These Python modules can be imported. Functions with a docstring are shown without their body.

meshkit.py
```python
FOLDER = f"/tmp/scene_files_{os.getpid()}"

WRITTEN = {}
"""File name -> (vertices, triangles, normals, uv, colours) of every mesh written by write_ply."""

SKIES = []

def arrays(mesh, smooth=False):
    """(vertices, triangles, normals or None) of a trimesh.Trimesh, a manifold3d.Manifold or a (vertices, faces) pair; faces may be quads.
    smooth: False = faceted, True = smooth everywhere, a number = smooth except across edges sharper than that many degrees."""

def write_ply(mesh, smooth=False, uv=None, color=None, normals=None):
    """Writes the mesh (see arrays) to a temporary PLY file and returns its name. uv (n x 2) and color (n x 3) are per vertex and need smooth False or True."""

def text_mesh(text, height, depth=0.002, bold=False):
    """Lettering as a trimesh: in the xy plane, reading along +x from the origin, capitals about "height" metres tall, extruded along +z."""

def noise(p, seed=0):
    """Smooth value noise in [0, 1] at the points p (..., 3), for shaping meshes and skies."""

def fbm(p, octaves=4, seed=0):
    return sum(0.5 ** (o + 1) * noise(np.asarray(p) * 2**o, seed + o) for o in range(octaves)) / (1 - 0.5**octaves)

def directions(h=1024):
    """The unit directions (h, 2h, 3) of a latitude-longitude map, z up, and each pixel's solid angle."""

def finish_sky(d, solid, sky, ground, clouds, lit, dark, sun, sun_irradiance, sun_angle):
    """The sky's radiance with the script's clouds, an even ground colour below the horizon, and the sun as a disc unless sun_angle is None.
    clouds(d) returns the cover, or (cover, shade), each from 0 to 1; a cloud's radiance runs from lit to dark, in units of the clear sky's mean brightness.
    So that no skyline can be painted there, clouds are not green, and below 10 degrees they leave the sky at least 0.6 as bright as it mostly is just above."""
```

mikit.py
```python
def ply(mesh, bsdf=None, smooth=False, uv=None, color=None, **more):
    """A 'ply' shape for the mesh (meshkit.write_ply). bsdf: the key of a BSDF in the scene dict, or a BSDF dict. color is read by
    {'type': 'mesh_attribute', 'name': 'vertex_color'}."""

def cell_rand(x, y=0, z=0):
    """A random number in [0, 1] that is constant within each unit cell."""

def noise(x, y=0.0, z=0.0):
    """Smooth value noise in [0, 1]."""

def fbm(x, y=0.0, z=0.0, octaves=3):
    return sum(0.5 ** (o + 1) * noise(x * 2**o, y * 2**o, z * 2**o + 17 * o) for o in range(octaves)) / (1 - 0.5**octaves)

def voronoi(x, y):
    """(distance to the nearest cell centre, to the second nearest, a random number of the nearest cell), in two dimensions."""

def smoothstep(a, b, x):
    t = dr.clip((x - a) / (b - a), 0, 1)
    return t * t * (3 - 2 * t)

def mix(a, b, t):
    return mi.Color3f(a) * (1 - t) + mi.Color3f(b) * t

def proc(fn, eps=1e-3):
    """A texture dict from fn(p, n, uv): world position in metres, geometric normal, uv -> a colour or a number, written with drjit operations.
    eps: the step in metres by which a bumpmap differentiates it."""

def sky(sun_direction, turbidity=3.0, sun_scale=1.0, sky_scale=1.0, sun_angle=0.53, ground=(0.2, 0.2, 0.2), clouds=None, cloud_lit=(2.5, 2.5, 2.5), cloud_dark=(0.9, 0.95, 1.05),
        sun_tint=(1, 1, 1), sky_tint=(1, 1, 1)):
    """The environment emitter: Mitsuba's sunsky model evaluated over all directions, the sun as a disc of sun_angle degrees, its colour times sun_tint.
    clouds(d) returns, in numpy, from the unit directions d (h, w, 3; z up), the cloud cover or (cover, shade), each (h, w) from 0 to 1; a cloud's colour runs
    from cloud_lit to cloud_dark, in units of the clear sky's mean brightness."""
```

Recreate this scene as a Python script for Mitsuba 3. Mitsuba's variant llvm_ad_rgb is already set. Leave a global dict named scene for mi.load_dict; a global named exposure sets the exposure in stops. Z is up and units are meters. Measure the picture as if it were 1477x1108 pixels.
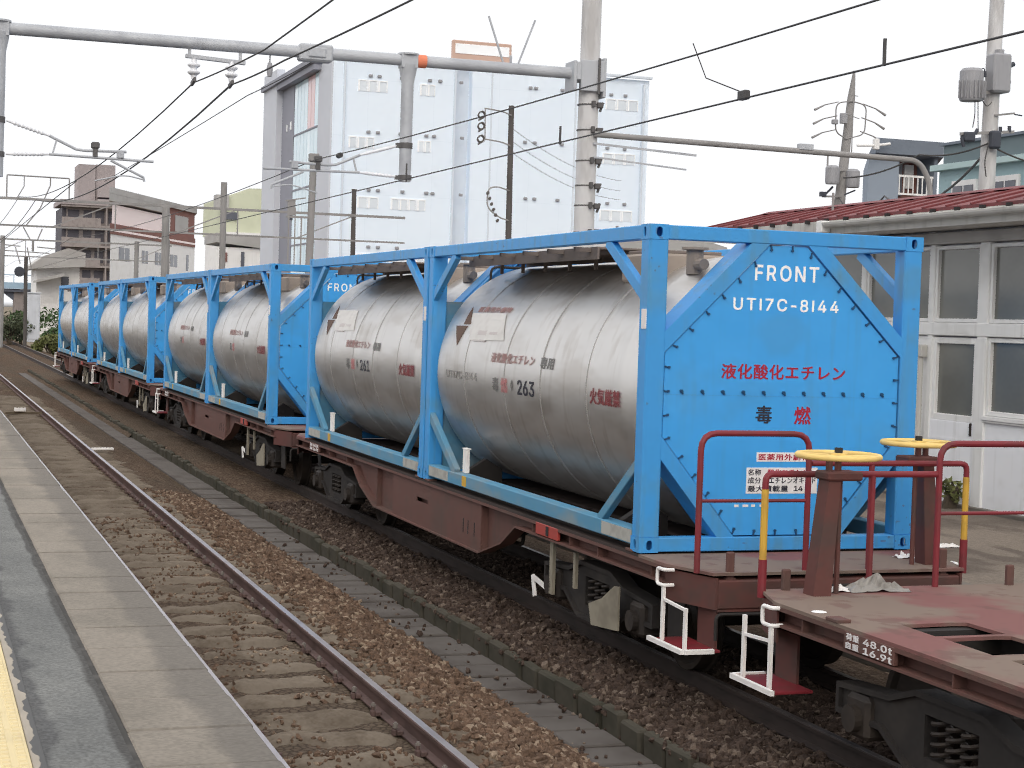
"""A freight train of blue-framed tank containers beside a station platform, under an overcast sky."""
import math, random
import numpy as np
import trimesh
import manifold3d as m3
import shapely
import shapely.geometry as sg
import drjit as dr
import mitsuba as mi
import mikit, meshkit

# ------------------------------------------------------------------ camera, sky, exposure
PI = math.pi
YAW, PITCH, ROLL = 0.3330, -0.0367, 0.0313
EYE = np.array([-6.595, -12.399, 2.776])
FOV = 2 * math.degrees(math.atan(738.5 / 2509.4))
fwd = np.array([math.sin(YAW) * math.cos(PITCH), math.cos(YAW) * math.cos(PITCH), math.sin(PITCH)])
rgt = np.array([math.cos(YAW), -math.sin(YAW), 0.0])
upv = np.cross(rgt, fwd)
cam_up = -math.sin(ROLL) * rgt + math.cos(ROLL) * upv
T4 = mi.ScalarTransform4f
scene, labels = {"type": "scene"}, {}
scene["camera"] = {"type": "perspective", "fov": FOV, "fov_axis": "x", "near_clip": 0.1, "far_clip": 3000.0,
                   "to_world": T4().look_at(origin=EYE.tolist(), target=(EYE + fwd * 10).tolist(), up=cam_up.tolist())}
scene["sky"] = mikit.sky((-0.30, -0.86, 0.58), turbidity=4, sun_scale=0.30, sun_angle=40, sky_scale=1.0, clouds=lambda d: 1.0,
                         cloud_lit=(2.32, 2.35, 2.42), ground=(0.14, 0.13, 0.12), sun_tint=(0.82, 0.95, 1.22))
exposure = 2.3
rng = np.random.default_rng(7)
random.seed(7)

# ------------------------------------------------------------------ materials
N, FB, SS, MIX = mikit.noise, mikit.fbm, mikit.smoothstep, mikit.mix


def mat(name, base, rough=0.6, metal=0.0, spec=0.4, bump=None, **k):
    """base: a colour or a function of (p, n, uv)."""
    tex = mikit.proc(base) if callable(base) else {"type": "rgb", "value": list(base)}
    b = {"type": "principled", "base_color": tex, "roughness": mikit.proc(rough) if callable(rough) else rough, "metallic": metal, "specular": spec, **k}
    if bump is not None:
        b = {"type": "bumpmap", "arbitrary": mikit.proc(bump[0], eps=bump[1]), "scale": 1.0, "bsdf": b}
    scene["surface_" + name] = {"type": "twosided", "bsdf": b}


def worn(col, dirt, amount=0.5, sx=3.0, sz=1.0, fine=25.0):
    def fn(p, n, uv):
        t = FB(p.x * sx + 3, p.y * sx, p.z * sz, 4)
        f = N(p.x * fine, p.y * fine, p.z * fine)
        return MIX(col, dirt, dr.clip((SS(0.42, 0.75, t) * 0.8 + (f - 0.5) * 0.25) * amount, 0, 1))
    return fn


def streaked(col, dirt, amount=0.5, rust=0.0):
    """Paint with thin runs of dirt washed down by rain, blotches, and a few rust specks."""
    def fn(p, n, uv):
        s = FB(p.x * 14.0, p.y * 14.0, p.z * 0.9, 3)
        t = FB(p.x * 2.2, p.y * 2.2 + 9, p.z * 2.2, 4)
        c = MIX(col, dirt, dr.clip((SS(0.5, 0.8, s) * 0.55 + SS(0.5, 0.75, t) * 0.6) * amount, 0, 1))
        r = N(p.x * 31, p.y * 31, p.z * 31) * SS(0.45, 0.7, N(p.x * 3.3 + 7, p.y * 3.3, p.z * 3.3))
        return MIX(c, (0.10, 0.05, 0.03), SS(0.82, 0.90, r) * rust) if rust else c
    return fn


mat("blue_paint", streaked((0.046, 0.285, 0.64), (0.085, 0.25, 0.41), 0.9, 0.45), 0.42)
mat("blue_panel", streaked((0.046, 0.320, 0.72), (0.062, 0.275, 0.55), 0.8, 0.0), lambda p, n, uv: 0.34 + 0.2 * FB(p.x * 2.5, p.y, p.z * 1.5, 3), bump=(lambda p, n, uv: FB(p.x * 2.6, 0.0, p.z * 2.6, 2) * 0.012, 0.02))
mat("dusty_blue", worn((0.075, 0.23, 0.36), (0.21, 0.24, 0.24), 0.95, 2.0, 3.0), 0.65)
mat("bolt_blue", (0.012, 0.06, 0.14), 0.5)


def tank_col(p, n, uv):
    t = FB(p.x * 1.5, p.y * 1.2, p.z * 4.0, 4)
    s = FB(p.x * 9.0, p.y * 9.0, p.z * 0.8, 3)
    return MIX((0.70, 0.68, 0.655), (0.50, 0.46, 0.415), dr.clip(SS(0.4, 0.75, t) * 0.55 + SS(0.5, 0.8, s) * 0.45, 0, 1))


def tank_rough(p, n, uv):
    return 0.30 + 0.16 * FB(p.x * 3, p.y * 3, p.z * 3, 3)


mat("stainless", tank_col, tank_rough, 0.86, 0.5)
mat("tank_band", (0.36, 0.345, 0.33), 0.55, 0.5)
mat("grating", worn((0.19, 0.155, 0.138), (0.115, 0.097, 0.088), 0.8), 0.8)
mat("valve_paint", worn((0.30, 0.25, 0.21), (0.17, 0.14, 0.12), 0.8), 0.7)
mat("wagon_red", streaked((0.112, 0.053, 0.044), (0.072, 0.053, 0.045), 0.85), 0.7)
mat("wagon_end", worn((0.105, 0.038, 0.032), (0.065, 0.041, 0.035), 0.9, 5, 5), 0.65)


def deck_col(p, n, uv):
    t = FB(p.x * 1.6 + 5, p.y * 1.6, 0.0, 4)
    g = FB(p.x * 7.0, p.y * 7.0, 3.0, 3)
    c = MIX((0.165, 0.072, 0.066), (0.165, 0.122, 0.098), SS(0.38, 0.60, t))
    return MIX(c, (0.115, 0.062, 0.053), SS(0.58, 0.8, g) * 0.6)


mat("deck_plate", deck_col, 0.78)
mat("grimy_deck", worn((0.040, 0.028, 0.025), (0.022, 0.018, 0.017), 0.8), 0.8)  # near-black colour paints in the shade beneath the tanks
mat("red_sign", worn((0.36, 0.05, 0.04), (0.2, 0.05, 0.04), 0.6), 0.5)
mat("pipe_red", worn((0.19, 0.022, 0.030), (0.11, 0.028, 0.028), 0.8, 6, 4), 0.45)
mat("pipe_yellow", worn((0.55, 0.33, 0.045), (0.30, 0.17, 0.05), 0.7, 7, 7), 0.5)
mat("wheel_yellow", worn((0.78, 0.56, 0.19), (0.5, 0.34, 0.12), 0.45, 9, 9), 0.5)
mat("white_paint", worn((0.78, 0.76, 0.74), (0.5, 0.45, 0.42), 0.4, 6, 6), 0.5)
mat("letter_white", (0.82, 0.83, 0.84), 0.5)
mat("letter_red", (0.34, 0.012, 0.035), 0.5)
mat("letter_black", (0.018, 0.018, 0.03), 0.5)
mat("letter_grey", (0.13, 0.125, 0.12), 0.5)
mat("letter_faint", (0.30, 0.17, 0.16), 0.6)
mat("letter_maroon", (0.20, 0.030, 0.035), 0.5)
mat("letter_pink", (0.42, 0.18, 0.18), 0.6)
mat("letter_dim", (0.26, 0.25, 0.24), 0.6)
mat("letter_pale", (0.50, 0.46, 0.45), 0.6)
mat("placard_white", worn((0.72, 0.70, 0.70), (0.5, 0.47, 0.45), 0.4, 8, 8), 0.5)
mat("placard_grey", worn((0.60, 0.585, 0.565), (0.50, 0.475, 0.455), 0.6, 8, 8), 0.6)
mat("placard_brown", (0.10, 0.055, 0.035), 0.6)
mat("tape_grey", worn((0.36, 0.36, 0.33), (0.24, 0.23, 0.21), 0.8, 9, 9), 0.6)
mat("under_steel", worn((0.022, 0.019, 0.018), (0.036, 0.030, 0.026), 0.9, 4, 4), 0.75)
mat("wheel_steel", worn((0.034, 0.028, 0.025), (0.055, 0.043, 0.035), 0.9, 5, 5), 0.6, 0.3)
mat("guard_beige", worn((0.25, 0.225, 0.175), (0.15, 0.13, 0.10), 0.8, 5, 5), 0.7)
mat("bolt_dull", (0.17, 0.15, 0.135), 0.7)
mat("rubber", (0.03, 0.028, 0.028), 0.7)
mat("plastic_sheet", worn((0.26, 0.245, 0.225), (0.15, 0.135, 0.12), 0.7, 9, 9), 0.35)


def bed_col(p, n, uv):
    """Ballast in general: brown near the rails, greyer and dustier between them."""
    a, b, which = mikit.voronoi(p.x * 17.0, p.y * 17.0)
    t = FB(p.x * 0.8, p.y * 0.25, 1.0, 4)
    c = MIX((0.080, 0.054, 0.039), (0.150, 0.108, 0.079), which)
    c = MIX(c, (0.105, 0.083, 0.064), SS(0.35, 0.7, t) * 0.7)
    return c * (0.55 + 0.45 * SS(0.05, 0.35, b - a))


def bed_bump(p, n, uv):
    a, b, which = mikit.voronoi(p.x * 17.0, p.y * 17.0)
    return (dr.minimum(b - a, 0.5) * 0.03 + which * 0.012)


mat("ballast_bed", bed_col, 0.95, spec=0.15, bump=(bed_bump, 0.006))


def cess_col(p, n, uv):
    """Fine grit and dust packed between the rails."""
    t = FB(p.x * 3.0, p.y * 3.0, 2.0, 4)
    f = N(p.x * 60, p.y * 60, 1.0)
    return MIX((0.168, 0.138, 0.108), (0.108, 0.085, 0.064), dr.clip(SS(0.35, 0.7, t) * 0.8 + (f - 0.5) * 0.5, 0, 1))


mat("dusty_ballast", cess_col, 0.95, spec=0.12, bump=(lambda p, n, uv: FB(p.x * 22, p.y * 22, 0.0, 3) * 0.028, 0.006))


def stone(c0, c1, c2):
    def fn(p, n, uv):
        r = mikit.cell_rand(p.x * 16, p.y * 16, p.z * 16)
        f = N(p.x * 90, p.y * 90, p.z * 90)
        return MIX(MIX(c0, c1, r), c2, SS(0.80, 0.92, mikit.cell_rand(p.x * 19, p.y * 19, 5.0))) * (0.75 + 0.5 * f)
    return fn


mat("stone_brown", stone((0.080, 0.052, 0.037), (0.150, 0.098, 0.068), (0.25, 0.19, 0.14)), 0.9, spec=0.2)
mat("stone_dark", stone((0.040, 0.028, 0.023), (0.076, 0.053, 0.042), (0.145, 0.112, 0.09)), 0.9, spec=0.2)  # tone lowered to put the under-train shade into the stones
mat("sleeper_wood", worn((0.145, 0.115, 0.082), (0.08, 0.06, 0.045), 0.9, 5, 9), 0.9, spec=0.15)
mat("rail_top", worn((0.50, 0.46, 0.47), (0.36, 0.31, 0.31), 0.6, 4, 4), 0.32, 0.85)
mat("rail_rust", worn((0.105, 0.066, 0.060), (0.065, 0.042, 0.038), 0.9, 4, 8), 0.75)
mat("rail_grimy", worn((0.040, 0.029, 0.026), (0.025, 0.020, 0.018), 0.9, 4, 8), 0.75)  # darker rail colour, with the shadow of the train painted in
mat("rail_worn", worn((0.16, 0.14, 0.135), (0.08, 0.066, 0.06), 0.8, 4, 4), 0.4, 0.7)
mat("kerb_concrete", worn((0.062, 0.056, 0.044), (0.034, 0.034, 0.025), 0.95, 3, 4), 0.9, spec=0.2)
mat("trough_concrete", worn((0.100, 0.090, 0.083), (0.062, 0.053, 0.048), 0.9, 1.5, 1.5, 8.0), 0.9, spec=0.2)


def coping_col(p, n, uv):
    t = FB(p.x * 2.2, p.y * 1.4, 0.5, 4)
    f = N(p.x * 70, p.y * 70, 0.0)
    edge = SS(-5.50, -5.40, p.x + (FB(p.x * 6, p.y * 2.5, 0.0, 3) - 0.5) * 0.16)
    c = MIX((0.205, 0.182, 0.155), (0.165, 0.148, 0.126), SS(0.35, 0.7, t))
    c = MIX(c, MIX((0.150, 0.136, 0.120), (0.125, 0.113, 0.10), t), edge)
    return c * (0.88 + 0.24 * f)


mat("coping", coping_col, 0.9, spec=0.2, bump=(lambda p, n, uv: FB(p.x * 40, p.y * 40, 0.0, 2) * 0.004, 0.004))


def asphalt_col(p, n, uv):
    t = FB(p.x * 1.8, p.y * 1.1, 0.5, 4)
    f = N(p.x * 95, p.y * 95, 0.0)
    c = MIX((0.165, 0.166, 0.16), (0.118, 0.12, 0.118), SS(0.3, 0.7, t))
    edge = SS(-6.035, -6.085, p.x + (FB(p.x * 5, p.y * 4.0, 2.0, 3) - 0.5) * 0.13)
    c = MIX(c, (0.072, 0.072, 0.074), edge * 0.75)
    seam = SS(-5.832, -5.806, p.x + (FB(p.x * 8, p.y * 3.0, 6.0, 3) - 0.5) * 0.05)
    c = MIX(c, (0.060, 0.058, 0.056), seam * 0.85)
    return c * (0.78 + 0.44 * f)


mat("asphalt", asphalt_col, 0.92, spec=0.2, bump=(lambda p, n, uv: N(p.x * 110, p.y * 110, 0.0) * 0.005, 0.003))
mat("asphalt_patch", worn((0.055, 0.053, 0.05), (0.10, 0.095, 0.09), 0.8, 9, 9), 0.9, spec=0.2)
mat("tactile", worn((0.60, 0.50, 0.29), (0.48, 0.40, 0.24), 0.6, 4, 4), 0.7)


def border_col(p, n, uv):
    """A mortar strip whose right edge is smeared over by ragged asphalt."""
    t = FB(p.x * 6, p.y * 6, 0.0, 3)
    rag = SS(-6.128, -6.122, p.x + (FB(p.x * 9, p.y * 7.0, 4.0, 3) - 0.5) * 0.06)
    return MIX(MIX((0.34, 0.30, 0.25), (0.25, 0.225, 0.19), t), (0.085, 0.085, 0.085), rag)


mat("border_concrete", border_col, 0.9)
mat("earth", worn((0.16, 0.135, 0.105), (0.09, 0.08, 0.06), 0.9, 0.4, 1), 0.95, spec=0.1)


def yard_col(p, n, uv):
    t = FB(p.x * 0.7, p.y * 0.7, 0.0, 5)
    g = FB(p.x * 4, p.y * 1.5, 3.0, 3)
    f = N(p.x * 45, p.y * 45, 0.0)
    return MIX(MIX((0.165, 0.138, 0.115), (0.105, 0.087, 0.073), SS(0.36, 0.64, t)), (0.08, 0.065, 0.056), SS(0.52, 0.75, g) * 0.7) * (0.85 + 0.3 * f)


mat("yard_concrete", yard_col, 0.92, spec=0.2)
mat("old_concrete", worn((0.14, 0.125, 0.11), (0.07, 0.06, 0.052), 0.9, 1.2, 0.8), 0.9)
mat("shed_white", streaked((0.78, 0.79, 0.82), (0.58, 0.58, 0.57), 0.8), 0.7)
mat("frame_white", streaked((0.74, 0.74, 0.73), (0.50, 0.49, 0.46), 0.75), 0.6)
mat("soffit_grey", worn((0.48, 0.465, 0.445), (0.36, 0.345, 0.33), 0.7), 0.8)
mat("gutter_grey", streaked((0.50, 0.49, 0.46), (0.34, 0.33, 0.30), 0.8), 0.6)
mat("frosted_glass", worn((0.165, 0.165, 0.148), (0.115, 0.115, 0.105), 0.9, 0.9, 0.7), 0.14, spec=0.6)
mat("roof_red", streaked((0.155, 0.034, 0.036), (0.10, 0.030, 0.032), 0.9), 0.55)
mat("dark_gap", (0.025, 0.022, 0.022), 0.8)


def pole_col(p, n, uv):
    t = FB(p.x * 5, p.y * 5, p.z * 1.2, 4)
    return MIX((0.55, 0.545, 0.545), (0.43, 0.42, 0.415), SS(0.35, 0.7, t))


mat("pole_concrete", pole_col, 0.85)
mat("galvanised", worn((0.44, 0.455, 0.48), (0.32, 0.33, 0.355), 0.8, 3, 2), 0.55, 0.15)
mat("band_steel", (0.11, 0.105, 0.105), 0.6, 0.3)
mat("insulator", (0.72, 0.73, 0.76), 0.25)
mat("wire", (0.07, 0.068, 0.068), 0.6, 0.2)
mat("orange_paint", (0.72, 0.22, 0.12), 0.6)
mat("pole_dark", worn((0.095, 0.085, 0.08), (0.06, 0.054, 0.05), 0.8, 3, 1), 0.8)
mat("pole_grey", worn((0.27, 0.26, 0.255), (0.19, 0.185, 0.18), 0.8, 3, 1), 0.8)
mat("transformer_grey", streaked((0.30, 0.30, 0.315), (0.22, 0.22, 0.23), 0.8), 0.6)
mat("switch_dark", (0.05, 0.055, 0.07), 0.6)


def hotel_col(p, n, uv):
    gx = dr.abs(p.x / 1.9 - dr.floor(p.x / 1.9) - 0.5)
    gz = dr.abs(p.z / 3.17 - dr.floor(p.z / 3.17) - 0.5)
    seam = dr.maximum(SS(0.488, 0.496, gx), SS(0.492, 0.498, gz))
    t = FB(p.x * 0.3, p.y * 0.3, p.z * 0.3, 3)
    return MIX(MIX((0.71, 0.80, 0.90), (0.76, 0.83, 0.91), t), (0.61, 0.70, 0.81), seam * 0.35)


mat("hotel_panel", hotel_col, 0.5)
mat("hotel_grey", worn((0.54, 0.56, 0.61), (0.47, 0.49, 0.54), 0.5, 0.3, 0.3), 0.6)
mat("hotel_recess", worn((0.62, 0.67, 0.73), (0.56, 0.61, 0.67), 0.5, 0.3, 0.3), 0.6)
mat("hotel_dark", worn((0.25, 0.255, 0.30), (0.20, 0.205, 0.24), 0.5, 0.3, 0.3), 0.6)
mat("hotel_white", (0.86, 0.87, 0.88), 0.5)
mat("hotel_pane", worn((0.68, 0.73, 0.78), (0.6, 0.65, 0.7), 0.8, 0.6, 0.6), 0.2)
mat("glazing", worn((0.55, 0.69, 0.76), (0.74, 0.83, 0.87), 0.9, 0.8, 0.25), 0.12)
mat("glazing_pink", (0.62, 0.42, 0.42), 0.15)
mat("vent_dark", (0.30, 0.30, 0.32), 0.6)
mat("sign_brown", (0.50, 0.34, 0.27), 0.6)
mat("apt_grey", streaked((0.27, 0.235, 0.225), (0.18, 0.16, 0.155), 0.9), 0.8)
mat("apt_dark", (0.075, 0.07, 0.085), 0.6)
mat("apt_cap", worn((0.33, 0.29, 0.29), (0.26, 0.23, 0.235), 0.7, 0.2, 0.2), 0.8)
mat("house_white", streaked((0.72, 0.71, 0.70), (0.58, 0.56, 0.54), 0.6), 0.8)
mat("house_pink", (0.80, 0.70, 0.69), 0.8)
mat("house_brown", worn((0.21, 0.10, 0.085), (0.16, 0.085, 0.075), 0.8, 0.6, 0.6), 0.8)
mat("roof_grey", worn((0.38, 0.37, 0.36), (0.30, 0.285, 0.275), 0.8, 0.5, 0.5), 0.8)
mat("window_dark", worn((0.10, 0.105, 0.125), (0.16, 0.165, 0.19), 0.9, 1.5, 0.7), 0.2)
mat("green_roof", worn((0.54, 0.56, 0.42), (0.47, 0.49, 0.36), 0.7, 0.5, 0.5), 0.8)
mat("slate_blue", worn((0.16, 0.185, 0.225), (0.12, 0.14, 0.17), 0.7, 0.5, 0.5), 0.7)
mat("slate_light", worn((0.24, 0.28, 0.335), (0.2, 0.235, 0.285), 0.7, 0.5, 0.5), 0.7)
mat("teal_wall", worn((0.30, 0.42, 0.445), (0.24, 0.35, 0.38), 0.7, 0.5, 0.5), 0.7)
mat("teal_light", worn((0.42, 0.54, 0.54), (0.34, 0.46, 0.47), 0.7, 0.8, 0.8), 0.7)
mat("teal_dark", worn((0.135, 0.175, 0.19), (0.105, 0.14, 0.155), 0.7, 0.5, 0.5), 0.7)
mat("bridge_blue", (0.30, 0.42, 0.53), 0.6)
mat("bridge_shade", (0.10, 0.11, 0.14), 0.7)
mat("cabinet_white", streaked((0.62, 0.64, 0.68), (0.5, 0.51, 0.53), 0.7), 0.6)
for nm, c in (("leaf_green", (0.055, 0.095, 0.035)), ("leaf_olive", (0.115, 0.125, 0.045)), ("leaf_grey", (0.085, 0.10, 0.06))):
    scene["surface_" + nm] = {"type": "twosided", "bsdf": {"type": "principled", "base_color": mikit.proc((lambda c: lambda p, n, uv: mi.Color3f(c) * (0.5 + mikit.cell_rand(p.x * 4, p.y * 4, p.z * 4)))(c)), "roughness": 0.7, "specular": 0.3}}
mat("bark", (0.07, 0.055, 0.04), 0.9)


# ------------------------------------------------------------------ mesh building
class B:
    """Collects shapes into one mesh."""

    def __init__(self):
        self.v, self.f, self.n = [], [], 0

    def add(self, v, f):
        v, f = np.asarray(v, float), np.asarray(f, int)
        self.v.append(v)
        self.f.append(f + self.n)
        self.n += len(v)
        return self

    def mesh(self, m):
        return self.add(m.vertices, m.faces)

    def box(self, x0, x1, y0, y1, z0, z1, c=0.0):
        x0, x1, y0, y1, z0, z1 = min(x0, x1), max(x0, x1), min(y0, y1), max(y0, y1), min(z0, z1), max(z0, z1)
        c = min(c, 0.45 * min(x1 - x0, y1 - y0, z1 - z0))
        return self.frame_box(np.array([(x0 + x1) / 2, (y0 + y1) / 2, (z0 + z1) / 2]), np.eye(3), np.array([x1 - x0, y1 - y0, z1 - z0]) / 2, c)

    def frame_box(self, o, axes, h, c=0.0):
        """Box round o with half sizes h along the rows of axes; c: chamfer."""
        if c <= 0:
            s = np.array([[a, b, d] for a in (-1, 1) for b in (-1, 1) for d in (-1, 1)], float)
            f = [[0, 1, 3], [0, 3, 2], [4, 6, 7], [4, 7, 5], [0, 4, 5], [0, 5, 1], [2, 3, 7], [2, 7, 6], [0, 2, 6], [0, 6, 4], [1, 5, 7], [1, 7, 3]]
            return self.add(o + (s * h) @ axes, f)
        pts = []
        for s in np.ndindex(2, 2, 2):
            s = np.array(s) * 2 - 1
            for k in range(3):
                q = s * (h - c)
                q[k] = s[k] * h[k]
                pts.append(q)
        pts = np.array(pts, float)
        return self.add(o + pts @ axes, CHAMFER)

    def bar(self, a, b, w, h, up=(0, 0, 1), c=0.0):
        """Rectangular bar from a to b: h along up (made square to the bar), w across."""
        a, b = np.asarray(a, float), np.asarray(b, float)
        d = b - a
        L = np.linalg.norm(d)
        d = d / L
        s = np.cross(d, np.asarray(up, float))
        if np.linalg.norm(s) < 1e-6:
            s = np.cross(d, (1, 0, 0))
        s /= np.linalg.norm(s)
        u = np.cross(s, d)
        return self.frame_box((a + b) / 2, np.array([s, d, u]), np.array([w / 2, L / 2, h / 2]), min(c, 0.4 * min(w, h)))

    def tube(self, pts, r, n=10, cap=True, closed=False):
        pts = np.asarray(pts, float)
        m = len(pts)
        r = np.broadcast_to(np.asarray(r, float), (m,))
        if closed:
            tan = np.roll(pts, -1, 0) - np.roll(pts, 1, 0)
        else:
            tan = np.gradient(pts, axis=0)
        tan /= np.linalg.norm(tan, axis=1, keepdims=True)
        x = np.cross(tan[0], (0, 0, 1.0) if abs(tan[0][2]) < 0.9 else (1.0, 0, 0))
        rings = []
        ang = np.arange(n) * 2 * PI / n
        for p, t, q in zip(pts, tan, r):
            x = x - t * np.dot(x, t)
            x /= np.linalg.norm(x)
            y = np.cross(t, x)
            rings.append(p + q * (np.cos(ang)[:, None] * x + np.sin(ang)[:, None] * y))
        v = np.vstack(rings)
        f = []
        for k in range(m if closed else m - 1):
            k2 = (k + 1) % m
            for i in range(n):
                j = (i + 1) % n
                f += [[k * n + i, k * n + j, k2 * n + j], [k * n + i, k2 * n + j, k2 * n + i]]
        if cap and not closed:
            v = np.vstack([v, pts[0], pts[-1]])
            for i in range(n):
                j = (i + 1) % n
                f += [[m * n, j, i], [m * n + 1, (m - 1) * n + i, (m - 1) * n + j]]
        return self.add(v, f)

    def cyl(self, a, b, r, n=16, r2=None):
        return self.tube([a, b], [r, r if r2 is None else r2], n)

    def prism(self, poly, axis, a0, a1):
        """Extrudes a polygon (list of points or shapely) along axis 'x' (poly in y,z), 'y' (poly in x,z) or 'z' (poly in x,y)."""
        g = poly if hasattr(poly, "geom_type") else sg.Polygon(poly)
        for q in getattr(g, "geoms", [g]):
            m = trimesh.creation.extrude_polygon(q, abs(a1 - a0), engine="earcut")
            v = m.vertices.copy()
            v[:, 2] += min(a0, a1)
            f = m.faces
            if axis == "x":
                v = v[:, [2, 0, 1]]
            elif axis == "y":
                v = v[:, [0, 2, 1]]
                f = f[:, ::-1]
            self.add(v, f)
        return self

    def lathe(self, prof, o, axis, n=32):
        """prof: (r, h) points; revolved round axis (unit vector) through o."""
        ax = np.asarray(axis, float)
        x = np.cross(ax, (0, 0, 1.0) if abs(ax[2]) < 0.9 else (1.0, 0, 0))
        x /= np.linalg.norm(x)
        y = np.cross(ax, x)
        ang = np.arange(n) * 2 * PI / n
        v, f = [], []
        for r, h in prof:
            v.append(np.asarray(o) + ax * h + r * (np.cos(ang)[:, None] * x + np.sin(ang)[:, None] * y))
        for k in range(len(prof) - 1):
            for i in range(n):
                j = (i + 1) % n
                f += [[k * n + i, k * n + j, (k + 1) * n + j], [k * n + i, (k + 1) * n + j, (k + 1) * n + i]]
        return self.add(np.vstack(v), f)

    def xf(self, M, t=(0, 0, 0)):
        self.v = [v @ np.asarray(M, float).T + np.asarray(t, float) for v in self.v]
        if np.linalg.det(np.asarray(M, float)) < 0:
            self.f = [f[:, ::-1] for f in self.f]
        return self

    def get(self):
        return np.vstack(self.v), np.vstack(self.f)


def _chamfer_faces():
    h, c = np.ones(3), 0.3
    pts = []
    for s in np.ndindex(2, 2, 2):
        s = np.array(s) * 2 - 1
        for k in range(3):
            q = s * (h - c)
            q[k] = s[k] * h[k]
            pts.append(q)
    pts = np.array(pts, float)
    hull = trimesh.convex.convex_hull(pts)
    # hull may reorder the vertices: map them back
    idx = [int(np.argmin(((pts - v) ** 2).sum(1))) for v in hull.vertices]
    f = np.array(idx)[hull.faces]
    nrm = np.cross(pts[f[:, 1]] - pts[f[:, 0]], pts[f[:, 2]] - pts[f[:, 0]])
    flip = (nrm * pts[f].mean(1)).sum(1) < 0
    f[flip] = f[flip][:, ::-1]
    return f


CHAMFER = _chamfer_faces()


def put(name, b, bsdf, parent=None, smooth=False, label=None):
    base = name if parent is None else parent + "__" + name
    key, k = base, 0
    while key in scene:
        k += 1
        key = f"{base}_{k:03d}"
    scene[key] = mikit.ply(b.get() if isinstance(b, B) else b, "surface_" + bsdf, smooth=smooth)
    if label:
        labels[key] = {"label": label}
    return key


def put_again(key, name, parent, to_world):
    """The mesh of an entry once more, elsewhere."""
    base = parent + "__" + name if parent else name
    k, nk = 0, base
    while nk in scene:
        k += 1
        nk = f"{base}_{k:03d}"
    scene[nk] = {**scene[key], "to_world": to_world}
    return nk


TAKEN = {}


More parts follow.
